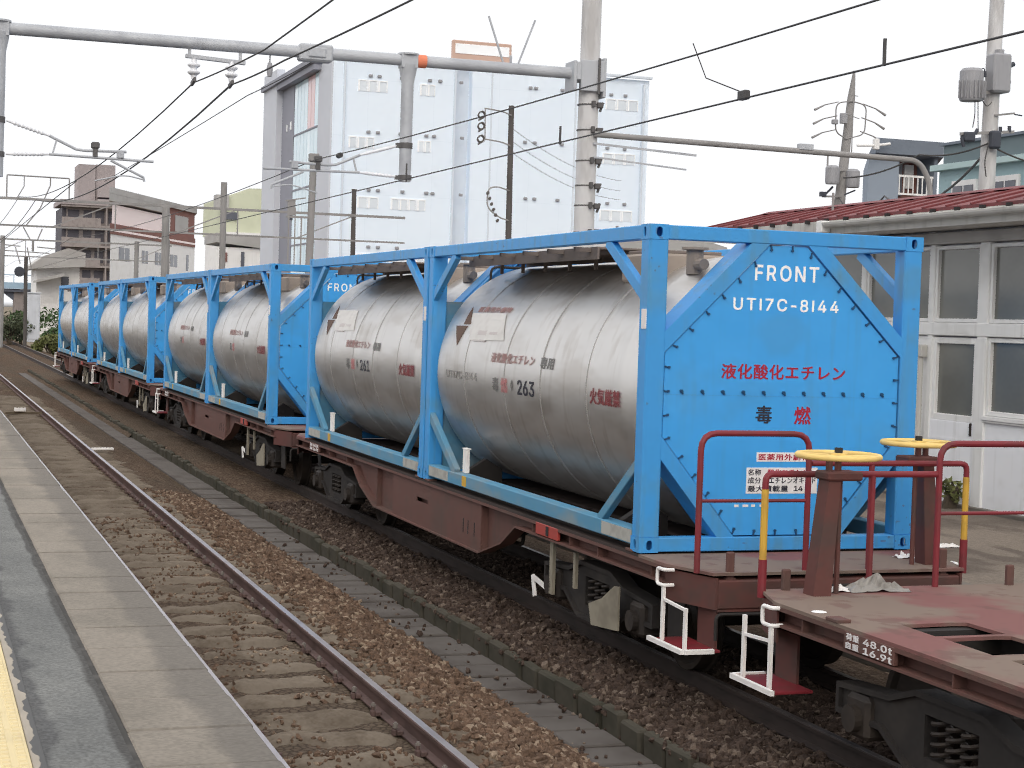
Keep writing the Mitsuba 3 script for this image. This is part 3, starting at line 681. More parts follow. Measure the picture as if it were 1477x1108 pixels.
# rail clips on the near track, both rails, both sides
clip = B().box(-0.022, 0.022, -0.05, 0.05, -0.152, -0.118, 0.006).box(-0.05, -0.02, -0.028, 0.028, -0.16, -0.112, 0.006).cyl((-0.034, 0, -0.115), (-0.034, 0, -0.085), 0.014, 8)
firstc = None
for k in range(-11, 45):
    y = -0.14 + 0.6 * k
    for s in (-1, 1):
        for side in (-1, 1):
            M = shift(TRACK_X["near"] + s * 0.566 + side * 0.066, y, 0.004) @ (T4().rotate([0, 0, 1], 180.0) if side > 0 else T4().translate([0, 0, 0]))
            if firstc is None:
                firstc = put("rail_clip", clip, "rail_rust", near)
                scene[firstc]["to_world"] = M
            else:
                put_again(firstc, "rail_clip", near, M)
# pale bolt heads of the clips on the gauge side of the right rail
bolt, firstb = B().cyl((0, 0, 0), (0, 0, 0.03), 0.019, 8).cyl((0, 0, 0.03), (0, 0, 0.04), 0.012, 8), None
for k in range(-9, 24):
    M = shift(TRACK_X["near"] + 0.566 - 0.095, -0.14 + 0.6 * k + rng.uniform(-0.02, 0.02), -0.098)
    if firstb is None:
        firstb = put("clip_bolt", bolt, "bolt_dull", near)
        scene[firstb]["to_world"] = M
    else:
        put_again(firstb, "clip_bolt", near, M)
# small things lying on the track: a marker board between the rails far off
t = thing("track_marker", "small white marker board on a crossbar between the near rails", "marker")
put("board", B().box(-4.02, -3.72, 34.9, 34.96, -0.02, 0.07, 0.005), "white_paint", t)
put("crossbar", B().bar((-4.2, 35.1, -0.08), (-3.3, 34.9, -0.06), 0.08, 0.06).bar((-4.2, 35.5, -0.1), (-3.4, 35.3, -0.08), 0.1, 0.05), "sleeper_wood", t)
t = thing("track_marker", "short white bar lying beside the right rail of the near track", "marker")
put("bar", B().bar((-3.16, 23.1, -0.06), (-2.72, 23.15, -0.06), 0.09, 0.05, c=0.01), "white_paint", t)


# stones
def stones(n, xs, ys, zf, size, seed, keep=None, pw=1.0):
    r = np.random.default_rng(seed)
    x = r.uniform(*xs, n)
    y = ys[0] + (ys[1] - ys[0]) * r.uniform(0, 1, n) ** pw
    if keep is not None:
        k = keep(x, y, r)
        x, y = x[k], y[k]
    n = len(x)
    ico = trimesh.creation.icosahedron()
    bv, bf = np.array(ico.vertices), np.array(ico.faces)
    shapes = []
    for s in range(24):
        q = bv * (1 + r.uniform(-0.38, 0.28, (12, 1))) * r.uniform(0.6, 1.25, 3)
        q += r.uniform(-0.14, 0.14, (12, 3))
        shapes.append(q)
    shapes = np.array(shapes)
    v = shapes[r.integers(0, 24, n)]
    a = r.uniform(0, 2 * PI, (n, 3))
    c, s_ = np.cos(a), np.sin(a)
    Rz = np.zeros((n, 3, 3)); Rz[:, 0, 0] = c[:, 0]; Rz[:, 0, 1] = -s_[:, 0]; Rz[:, 1, 0] = s_[:, 0]; Rz[:, 1, 1] = c[:, 0]; Rz[:, 2, 2] = 1
    Rx = np.zeros((n, 3, 3)); Rx[:, 1, 1] = c[:, 1]; Rx[:, 1, 2] = -s_[:, 1]; Rx[:, 2, 1] = s_[:, 1]; Rx[:, 2, 2] = c[:, 1]; Rx[:, 0, 0] = 1
    v = np.einsum("nij,nkj->nki", Rz @ Rx, v)
    sz = size * np.exp(r.normal(0, 0.32, n)).clip(0.5, 1.9)
    v = v * sz[:, None, None]
    z = zf(x, y) + sz * r.uniform(-0.1, 0.45, n)
    v = v + np.stack([x, y, z], -1)[:, None, :]
    f = bf[None] + (np.arange(n) * 12)[:, None, None]
    return v.reshape(-1, 3), f.reshape(-1, 3)


def off_rails(x, y, r):
    d1, d2 = np.abs(np.abs(x + 3.82) - 0.566), np.abs(np.abs(x) - 0.566)
    return (d1 > 0.085) & (d2 > 0.085)


put("ballast_stones", stones(31000, (-3.15, -1.93), (-5.5, 16), lambda x, y: np.maximum(bed_z(x, y), np.where(x < -2.66, cess_z(x, y), -1)), 0.024, 1, lambda x, y, r: off_rails(x, y, r) & (r.uniform(size=len(x)) < np.interp(x, [-3.1, -2.85, -2.6], [0.06, 0.22, 1.0])), 1.35), "stone_brown")
labels["ballast_stones"] = {"label": "loose brown ballast stones on the shoulder right of the near track", "category": "gravel", "kind": "stuff"}
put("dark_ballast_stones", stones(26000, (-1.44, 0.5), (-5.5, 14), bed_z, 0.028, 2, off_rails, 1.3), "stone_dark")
labels["dark_ballast_stones"] = {"label": "ballast stones heaped under the tank train, darkened in colour to paint its shade", "category": "gravel", "kind": "stuff"}
put("sparse_stones", stones(4200, (-4.28, -3.35), (-5.5, 12), cess_z, 0.016, 4, lambda x, y, r: off_rails(x, y, r) & (meshkit.noise(np.stack([x * 3, y * 3, x * 0], -1), 4) > 0.50), 1.3), "stone_brown")
labels["sparse_stones"] = {"label": "scattered small stones between the rails of the near track", "category": "gravel", "kind": "stuff"}
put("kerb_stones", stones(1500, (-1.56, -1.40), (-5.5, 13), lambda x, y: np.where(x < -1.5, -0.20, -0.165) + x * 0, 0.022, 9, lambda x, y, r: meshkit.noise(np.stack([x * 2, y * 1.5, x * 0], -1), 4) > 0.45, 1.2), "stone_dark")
labels["kerb_stones"] = {"label": "dark stones spilling over the mossy block kerb", "category": "gravel", "kind": "stuff"}
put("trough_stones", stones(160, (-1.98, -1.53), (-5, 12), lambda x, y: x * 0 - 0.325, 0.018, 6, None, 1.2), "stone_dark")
labels["trough_stones"] = {"label": "loose stones fallen onto the concrete cable trough lids", "category": "gravel", "kind": "stuff"}

# the cable trough between the tracks: lids side by side, and the block kerb that holds the freight ballast
t = thing("cable_trough", "grey concrete cable trough of short lids between the two tracks", "cable trough", kind="structure")
for k in range(96):
    y = -6.4 + 0.5 * k
    if y < 20:
        dz, tl = rng.uniform(-0.016, 0.016), rng.uniform(-0.02, 0.02)
        b = B().frame_box(np.array([-1.752 + rng.uniform(-0.012, 0.012), y, -0.365 + dz]), np.array([[1, tl, 0], [-tl, 1, 0.01 * rng.uniform(-1, 1)], [0, 0, 1]]), np.array([0.215, 0.226, 0.035]), 0.012)
        put("lid", b, "trough_concrete", t)
b = B()
for k in range(100):
    y = 20.1 + 0.5 * k
    b.box(-1.967, -1.537, y - 0.241, y + 0.241, -0.40, -0.33, 0.008)
labels[put("far_lids", b, "trough_concrete", t)] = {"kind": "stuff", "label": "far run of concrete trough lids"}
t = thing("block_kerb", "mossy kerb of upright concrete blocks holding back the freight track ballast", "kerb", kind="structure")
y = -6.5
far_blocks = B()
while y < 70:
    L = rng.uniform(0.34, 0.47)
    x, dz, dx2 = -1.50 + rng.uniform(-0.012, 0.012), rng.uniform(-0.03, 0.022), rng.uniform(-0.05, 0.05)
    tgt = B() if y < 14 else far_blocks
    tgt.frame_box(np.array([x, y + L / 2, -0.305 + dz]), np.array([[1, dx2, 0.05], [-dx2, 1, 0], [-0.05, 0, 1]]), np.array([0.045, L / 2 - 0.016, 0.15]), 0.018)
    if y < 14:
        put("block", tgt, "kerb_concrete", t)
    y += L + rng.uniform(0.0, 0.04)
labels[put("far_blocks", far_blocks, "kerb_concrete", t)] = {"kind": "stuff", "label": "far run of kerb blocks"}

# ------------------------------------------------------------------ the platform
PZ = 1.10
t = thing("platform", "station platform with concrete coping slabs, asphalt and yellow tactile paving", "platform", kind="structure")
y0, y1 = -9.0, 60.0
put("wall", B().box(-14, -5.33, y0, y1, -0.6, PZ - 0.14), "old_concrete", t)
put("asphalt_strip", ground_sheet(-6.105, -5.785, y0, 26, 0.04, 0.06, lambda X, Y: PZ - 0.003 + nz(X, Y, 3.0, 21) * 0.006), "asphalt", t, smooth=True)
put("asphalt_base", B().box(-14, -5.79, y0, y1, PZ - 0.139, PZ - 0.012), "asphalt", t)
put("joint", B().box(-5.795, -5.757, y0, y1, PZ - 0.13, PZ - 0.010), "asphalt_patch", t)
sl = 0.575
for k in range(100):
    y = -8.6 + sl * k
    if y > 42:
        break
    tilt = rng.uniform(-0.004, 0.004)
    b = B().frame_box(np.array([-5.506 + rng.uniform(-0.003, 0.003), y, PZ - 0.07 + rng.uniform(-0.003, 0.003)]), np.array([[1, tilt, 0], [-tilt, 1, 0], [0, 0, 1]]), np.array([0.252, sl / 2 - 0.0035, 0.07]), 0.009)
    put("coping_slab", b, "coping", t)
put("border", B().box(-6.150, -6.098, y0, 26, PZ - 0.05, PZ + 0.004, 0.004), "border_concrete", t)
tile = B().box(-0.149, 0.149, -0.149, 0.149, -0.03, 0.004, 0.003)
for i in range(5):
    for j in range(5):
        cx, cy = -0.12 + 0.06 * i, -0.12 + 0.06 * j
        a, c = 0.018, 0.012
        v = [(cx + s * q, cy + u * q, z) for q, z in ((a, 0.004), (c, 0.0115)) for s, u in ((-1, -1), (1, -1), (1, 1), (-1, 1))]
        tile.add(v, [[4, 5, 6], [4, 6, 7]] + [[p, (p + 1) % 4, 4 + (p + 1) % 4] for p in range(4)] + [[p, 4 + (p + 1) % 4, 4 + p] for p in range(4)])
first = None
for k in range(40):
    for c in range(1):
        M = shift(-6.302 - 0.3 * c, -8.8 + 0.3 * k, PZ + rng.uniform(0, 0.003))
        if first is None:
            first = put("tactile_tile", tile, "tactile", t)
            scene[first]["to_world"] = M
        else:
            put_again(first, "tactile_tile", t, M)

# ------------------------------------------------------------------ the goods yard behind the train
yard = thing("goods_yard", "dusty concrete goods platform between the tank train and the white shed", "pavement", kind="structure")
put("surface", ground_sheet(2.35, 60, -30, 60, 0.5, 0.5, lambda X, Y: 0.5 + nz(X, Y, 0.5, 31) * 0.05), "yard_concrete", yard, smooth=True)
put("edge_wall", B().box(2.30, 2.60, -30, 60, -0.6, 0.505, 0.02), "old_concrete", yard)


# ------------------------------------------------------------------ tank containers
CW, CL, CH = 1.219, 6.058, 2.560


def casting(corner):
    """Corner casting with its oval hand holes; corner: signs of x, y (front -1), z (bottom -1)."""
    m = m3.Manifold.cube([0.162, 0.178, 0.118])
    def slot(w, h, d):
        c = m3.CrossSection.circle(min(w, h) / 2, 16)
        k = abs(w - h) / 2
        a = c.translate([-k, 0] if w > h else [0, -k])
        b_ = c.translate([k, 0] if w > h else [0, k])
        return m3.Manifold.hull(m3.Manifold.extrude(a, d) + m3.Manifold.extrude(b_, d))
    s = slot(0.05, 0.078, 0.06)
    end = s.rotate([90, 0, 0]).translate([0.085, 0.05, 0.059])
    side = slot(0.05, 0.078, 0.06).rotate([90, 0, 90]).translate([-0.01, 0.095, 0.059])
    m = m - end - side - m3.Manifold.cube([0.136, 0.15, 0.092]).translate([0.013, 0.014, 0.013])
    q = m.to_mesh()
    v, f = np.array(q.vert_properties[:, :3]), np.array(q.tri_verts)
    sx, sy, sz = corner
    x = v[:, 0] - CW if sx < 0 else CW - v[:, 0]
    y = v[:, 1] if sy < 0 else CL - v[:, 1]
    z = v[:, 2] if sz < 0 else CH - v[:, 2]
    if (sx > 0) ^ (sy > 0) ^ (sz > 0):
        f = f[:, ::-1]
    return np.column_stack([x, y, z]), f


OCT = [(-0.172, 2.445), (0.172, 2.445), (1.052, 1.572), (1.052, 0.905), (0.405, 0.118), (-0.405, 0.118), (-1.052, 0.905), (-1.052, 1.572)]


def strip(p, q, w, side):
    """A band of width w beside the segment p-q, on its left (side 1) or right (-1)."""
    p, q = np.asarray(p, float), np.asarray(q, float)
    d = (q - p) / np.linalg.norm(q - p)
    n = np.array([-d[1], d[0]]) * side
    return [tuple(p), tuple(q), tuple(q + n * w), tuple(p + n * w)]


def end_frame(t, y0, sgn):
    """Posts are made elsewhere: the beams, the four diagonals with their depth, and corner gussets. sgn 1: the front, looking along -y."""
    ya, yb = (y0 + 0.012, y0 + 0.13) if sgn > 0 else (y0 - 0.13, y0 - 0.012)
    put("end_beam", B().box(-1.06, 1.06, ya - 0.008 * sgn, yb, 2.446, 2.556, 0.006), "blue_paint", t)
    put("end_beam", B().box(-1.06, 1.06, ya - 0.008 * sgn, yb, 0.006, 0.116, 0.006), "blue_paint", t)
    d1, d2 = (y0 + 0.010, y0 + 0.30) if sgn > 0 else (y0 - 0.085, y0 - 0.010)
    inner = sg.box(-1.058, 0.112, 1.058, 2.452)
    for (p, q), side in (((OCT[0], OCT[7]), -1), ((OCT[1], OCT[2]), 1), ((OCT[6], OCT[5]), -1), ((OCT[3], OCT[4]), -1)):
        p, q = np.array(p), np.array(q)
        d = (q - p) / np.linalg.norm(q - p)
        # the band lies outside the octagon: choose the side away from its centre
        n = np.array([-d[1], d[0]])
        if np.dot(n, (p + q) / 2 - [0, 1.28]) < 0:
            n = -n
        a, b = p - d * 0.35, q + d * 0.35
        face = sg.Polygon([a, b, b + n * 0.115, a + n * 0.115]).intersection(inner)
        web = sg.Polygon([a + n * 0.103, b + n * 0.103, b + n * 0.115, a + n * 0.115]).intersection(inner)
        m = B().prism(face, "y", *( (d1, d1 + 0.012) if sgn > 0 else (d2 - 0.012, d2) ))
        m.prism(web, "y", *((d1 + 0.012, d2) if sgn > 0 else (d1, d2 - 0.012)))
        web2 = sg.Polygon([a + n * 0.004, b + n * 0.004, b + n * 0.016, a + n * 0.016]).intersection(inner)
        m.prism(web2, "y", *((d1 + 0.012, d2) if sgn > 0 else (d1, d2 - 0.012)))
        put("diagonal_brace", m, "blue_paint", t)


def tank_mesh():
    prof = []
    R_, dome, ya, yb = TANK_R, 0.13, 0.66, 5.76
    for a in np.linspace(0, PI / 2, 19)[:-1]:
        prof.append((max(R_ * math.sin(a) ** 0.8, 1e-4), ya - 0.44 * math.cos(a)))
    prof += [(R_, y) for y in np.linspace(ya, yb, 60)]
    for a in np.linspace(PI / 2, 0, 19)[1:]:
        prof.append((max(R_ * math.sin(a) ** 0.32, 1e-4), yb + dome * math.cos(a)))
    b = B().lathe(prof, (0, 0, TANK_Z), (0, 1, 0), 96)
    v, f = b.get()
    # thin cladding sheets are never quite true: a millimetre or two of unevenness, and a lip at each sheet's edge
    r = np.hypot(v[:, 0], v[:, 2] - TANK_Z)
    d = (meshkit.fbm(v * [1.7, 2.4, 1.7], 2, 3) - 0.5) * 0.010
    body = (v[:, 1] > ya) & (v[:, 1] < yb)
    k = np.where(r > 0.5, 1 + d / np.maximum(r, 0.5), 1)
    v[:, 0] *= k
    v[:, 2] = TANK_Z + (v[:, 2] - TANK_Z) * k
    return v, f[:, ::-1]


def make_container():
    t = thing("tank_container", "", "tank container")
    posts = {}
    for sx in (-1, 1):
        for sy in (-1, 1):
            ya, yb = (0.004, 0.165) if sy < 0 else (CL - 0.165, CL - 0.004)
            xa, xb = (sx * 1.052, sx * 1.216)
            put("corner_post", B().box(xa, xb, ya, yb, 0.11, 2.45, 0.012), "blue_paint", t)
            for sz in (-1, 1):
                put("corner_casting", casting((sx, sy, sz)), "blue_paint", t)
    for sx in (-1, 1):
        put("top_side_beam", B().box(sx * 1.10, sx * 1.214, 0.17, CL - 0.17, 2.445, 2.555, 0.006), "blue_paint", t)
        put("bottom_side_beam", B().box(sx * 1.08, sx * 1.214, 0.17, CL - 0.17, 0.045, 0.172, 0.008), "dusty_blue", t)
    end_frame(t, 0.0, 1)
    end_frame(t, CL, -1)
    panel = sg.Polygon(OCT).buffer(-0.010, join_style=2)
    put("end_panel", B().prism(panel, "y", 0.030, 0.037), "blue_panel", t)
    # hook bolts round the panel's edge and along its middle seam
    b = B()
    ring = sg.Polygon(OCT).buffer(-0.045, join_style=2).exterior
    for k in range(36):
        p = ring.interpolate(k / 36, normalized=True)
        b.cyl((p.x, 0.031, p.y), (p.x, 0.013, p.y), 0.011, 6)
        b.bar((p.x, 0.022, p.y), (p.x * 1.035, 0.022, 1.28 + (p.y - 1.28) * 1.035), 0.010, 0.014, (0, 1, 0))
    for k in range(11):
        x = -0.895 + 0.179 * k
        b.cyl((x, 0.031, 1.268), (x, 0.012, 1.266), 0.014, 6)
        b.bar((x, 0.022, 1.268), (x + 0.016, 0.022, 1.245), 0.012, 0.012, (0, 1, 0))
    labels[put("panel_bolts", b, "bolt_blue", t)] = {"kind": "stuff", "label": "small dark hook bolts round the end panel"}
    put("panel_seam", B().box(-1.03, 1.03, 0.0282, 0.0302, 1.235, 1.239), "blue_paint", t)
    # side braces
    for sx in (-1, 1):
        x = sx * 1.175
        for (ya, za, yb, zb, w) in ((0.10, 0.72, 0.90, 0.165, 0.085), (0.10, 1.985, 0.92, 2.45, 0.10), (CL - 0.10, 0.72, CL - 1.12, 0.165, 0.10), (CL - 0.10, 1.985, CL - 0.92, 2.45, 0.10)):
            put("side_brace", B().bar((x, ya, za), (x, yb, zb), 0.062, w, (0, 0, 1), 0.006), "dusty_blue" if za < 1 else "blue_paint", t)
    # tank, its bands and its saddles
    put("tank", tank_mesh(), "stainless", t, smooth=40)
    for y in (1.35, 2.50, 3.52, 4.80):
        put("tank_band", B().lathe([(TANK_R + 0.001, y - 0.010), (TANK_R + 0.0042, y - 0.008), (TANK_R + 0.0042, y + 0.008), (TANK_R + 0.001, y + 0.010)], (0, 0, TANK_Z), (0, 1, 0), 96), "tank_band", t, smooth=40)
    put("rear_plate", B().box(-1.05, 1.05, 5.935, 5.955, 0.117, 1.96), "dusty_blue", t)  # duller blue here stands in for the shade behind the tank
    for y in (0.85, 5.15):
        for s in (-1, 1):
            put("saddle", B().prism([(s * 0.62, 0.0), (s * 1.07, 0.0), (s * 1.07, 0.13), (s * 0.80, 0.30), (s * 0.62, 0.19)], "y", y - 0.05, y + 0.05), "under_steel", t)
    # the walkway on top with its brackets, and the valve box
    w = put("walkway", B().box(-0.93, -0.30, 1.75, 5.45, 2.425, 2.444, 0.004).box(-0.95, -0.931, 1.75, 5.45, 2.335, 2.444).box(-0.30, -0.281, 1.75, 5.45, 2.36, 2.444), "grating", t)
    for k in range(6):
        y = 1.9 + 0.68 * k
        put("bracket", B().box(-1.10, -0.951, y, y + 0.045, 2.40, 2.44).box(-0.93, -0.30, y, y + 0.04, 2.385, 2.4245).bar((-0.62, y + 0.02, 2.27), (-0.62, y + 0.02, 2.385), 0.03, 0.03, (1, 0, 0)), "grating", w)
    v = put("valve_box", B().box(-0.74, -0.05, 0.98, 1.70, 2.14, 2.38, 0.02), "valve_paint", t)
    put("lid", B().box(-0.70, -0.1, 1.03, 1.65, 2.38, 2.41, 0.006), "grating", v)
    put("valve", B().cyl((-0.55, 0.60, 2.20), (-0.55, 0.60, 2.40), 0.07, 12).cyl((-0.55, 0.60, 2.40), (-0.55, 0.60, 2.42), 0.11, 12).cyl((-0.55, 0.42, 2.28), (-0.55, 0.62, 2.28), 0.045, 10), "valve_paint", v)
    put("handrail", B().tube(bend([(-0.55, 5.91, 1.96), (-0.55, 5.91, 2.36), (0.25, 5.91, 2.36), (0.25, 5.91, 1.96)], 0.08), 0.014, 8), "under_steel", t)
    # marks: reflecting tape at the ends of the side beam, a number plate on the post, a document holder
    for (ya, yb) in ((0.17, 0.80), (5.14, 5.84)):
        put("marking_tape", B().box(-1.2175, -1.2138, ya, yb, 0.058, 0.160, 0.0005), "tape_grey", t)
    put("marking_tape", B().box(-1.2175, -1.2138, 4.50, 4.64, 0.06, 0.165, 0.0005), "pipe_yellow", t)
    put("number_plate", B().box(-1.2225, -1.2165, 0.012, 0.105, 1.745, 1.90, 0.001), "placard_white", t)
    put("document_holder", B().box(-1.13, -1.09, 4.78, 4.90, 0.175, 0.42, 0.004).box(-1.135, -1.08, 4.775, 4.905, 0.42, 0.432), "white_paint", t)
    # lettering on the end panel
    put("lettering_front", on_front(letters("FRONT", 0.57, 0.128, 0.003, gap=10), -0.289, 2.154, 0.030), "letter_white", t)
    put("lettering_product", on_front(letters("液化酸化エチレン", 1.105, 0.122, 0.003), -0.552, 1.370, 0.030), "letter_red", t)
    put("lettering_poison", on_front(letters("毒", 0.146, 0.142, 0.003), -0.240, 1.020, 0.030), "letter_black", t)
    put("lettering_flammable", on_front(letters("燃", 0.148, 0.142, 0.003), 0.106, 1.016, 0.030), "letter_red", t)
    p = put("placard", B().box(-0.217, 0.272, 0.0262, 0.0302, 0.715, 0.789), "placard_white", t)
    put("lettering", on_front(letters("医薬用外劇物", 0.455, 0.052, 0.002), -0.20, 0.726, 0.0262), "letter_red", p)
    p = put("placard", B().box(-0.302, 0.334, 0.0262, 0.0302, 0.459, 0.667), "placard_white", t)
    put("lettering", on_front(letters("名称", 0.115, 0.05, 0.002), -0.288, 0.605, 0.0262), "letter_black", p)
    put("lettering", on_front(letters("酸化エチレン", 0.37, 0.05, 0.002), -0.115, 0.605, 0.0262), "letter_red", p)
    put("lettering", on_front(letters("成分", 0.115, 0.05, 0.002), -0.288, 0.540, 0.0262), "letter_black", p)
    put("lettering", on_front(letters("エチレンオキシド", 0.42, 0.05, 0.002), -0.10, 0.540, 0.0262), "letter_black", p)
    put("lettering", on_front(letters("最大積載量 14 t", 0.55, 0.05, 0.002), -0.288, 0.474, 0.0262), "letter_black", p)
    b = B()
    for k, wd in enumerate((0.04, 0.05, 0.035, 0.03)):
        b.box(-0.40 + 0.075 * k, -0.40 + 0.075 * k + wd, 0.0285, 0.0302, 0.352, 0.372)
    put("panel_marks", b, "placard_white", t)
    # lettering on the tank's side
    put("side_product", on_tank(letters("液化酸化エチレン", 1.27, 0.10), 3.97, 1.358), "letter_faint", t)
    put("side_use", on_tank(letters("専用", 0.35, 0.11), 2.54, 1.345), "letter_grey", t)
    put("side_fire_warning", on_tank(letters("火気厳禁", 0.66, 0.140), 1.255, 1.095), "letter_maroon", t)
    put("side_poison", on_tank(letters("毒", 0.19, 0.140), 3.87, 1.078), "letter_grey", t)
    put("side_flammable", on_tank(letters("燃", 0.19, 0.140), 3.61, 1.078), "letter_pink", t)
    return t


cont = make_container()


def own_marks(t, y0, number):
    """Marks that only this container shows clearly: the hazard diamond with its notice, the number on its side."""
    def at(vf):
        v, f = vf
        return v + [0, y0, ZB], f
    if number:
        b = B()
        dia = sg.Point(0, 0).buffer(0.053, 4)
        m = trimesh.creation.extrude_polygon(sg.Polygon([(0.0, -0.055), (0.04, 0), (0, 0.055), (-0.04, 0)], [[(0.0, -0.03), (0.022, 0), (0, 0.03), (-0.022, 0)]]), 0.002, engine="earcut")
        v = np.array(m.vertices) + [0.05, 0.07, 0]
        put("side_diamond", at(on_tank((v, np.array(m.faces)), 3.33, 1.09)), "letter_grey", t)
        put("side_number", at(on_tank(letters(number, 0.47, 0.142), 3.12, 1.077)), "letter_black", t)
    # diamond placard: brown halves on a grey sheet
    def patch(poly, mat_, name, off):
        m = trimesh.creation.extrude_polygon(sg.Polygon(poly), 0.002, engine="earcut")
        m = m.subdivide().subdivide()
        return put(name, at(on_tank((np.array(m.vertices), np.array(m.faces)), 5.28, TANK_Z, off)), mat_, t)
    patch([(-0.18, 0.512), (0.23, 0.515), (0.09, 0.29)], "placard_brown", "hazard_placard", 0.005)
    patch([(0.05, 0.532), (0.31, 0.533), (0.01, 0.75), (0.02, 0.66)], "placard_brown", "hazard_placard", 0.005)
    nt = patch([(0.45, 0.36), (1.55, 0.375), (1.24, 0.675), (0.15, 0.67)], "placard_grey", "notice", 0.0045)
    for y0_, w_, z_, h_ in ((4.62, 0.28, TANK_Z + 0.41, 0.05), (4.70, 0.40, TANK_Z + 0.345, 0.02), (4.25, 0.24, TANK_Z + 0.42, 0.03)):
        m = trimesh.creation.box((w_, h_, 0.001)).subdivide().subdivide()
        put("print_line", at(on_tank((np.array(m.vertices) + [w_ / 2, h_ / 2, 0], np.array(m.faces)), y0_, z_, 0.0075)), "letter_pale", nt)


ZB = 0.996
CONT_Y = [0.0, 6.11, 15.0, 21.11, 30.0, 36.11, 45.0, 51.11]
CL_LABEL = ["nearest blue-framed silver tank container, FRONT UT17C-8144 lettered on its blue end panel",
            "second silver tank container from the near end, marked 261 on its side",
            "third tank container from the near end, its blue end panel facing the first wagon gap",
            "fourth tank container from the near end, rear one of the second pair",
            "fifth tank container, behind the second wagon gap with a bright blue front post",
            "sixth tank container from the near end, rear one of the third pair",
            "seventh tank container, front one of the farthest pair",
            "last and smallest-looking tank container at the far end of the train"]
base_keys = None
for i, y in enumerate(CONT_Y):
    if i == 0:
        key = cont
    else:
        key = thing("tank_container", "", "tank container")
        dup(cont, key, shift(0, y, ZB), skip=() if i < 4 else ("side_product", "side_use", "side_fire", "side_poison", "side_flammable", "number_plate", "panel_marks"))
    labels[key].update(label=CL_LABEL[i], category="tank container", group="tank containers on the freight train")
for key in [k for k in scene if isinstance(scene[k], dict) and k.startswith("tank_container__")]:
    scene[key] = {**scene[key], "to_world": shift(0, 0, ZB)}
for key, y, num in (("tank_container", 0.0, "263"), ("tank_container_001", 6.11, "261")):
    own_marks(key, y, num)
v, f = on_front(letters("UT17C-8144", 0.94, 0.100, 0.003, gap=12, plain_one=True), -0.470, 1.916, 0.030)
put("lettering_number", (v + [0, 0, ZB], f), "letter_white", "tank_container")
v, f = on_tank(letters("UT17C-8144", 1.08, 0.082, plain_one=True), 5.44, 1.150)
put("side_code", (v + [0, 0, ZB], f), "letter_dim", "tank_container")
v, f = on_tank(letters("医薬用外劇物", 1.05, 0.07), 5.0, 1.85)
put("side_warning", (v + [0, 0, ZB], f), "letter_faint", "tank_container")

# ------------------------------------------------------------------ flat wagons
DZ = 0.985                         # deck height
YA, YB = -1.0, 13.25               # deck ends
YC = (YA + YB) / 2


def half_turn(b):
    """The other end of the wagon: turned by half a circle round its middle."""
    return b.xf([[-1, 0, 0], [0, -1, 0], [0, 0, 1]], (0, 2 * YC, 0))


FITTINGS = {}
GUARD = [(0.52, 0.29), (1.10, 0.24), (1.17, 0.41), (0.88, 0.50), (0.62, 0.64), (0.52, 0.65)]


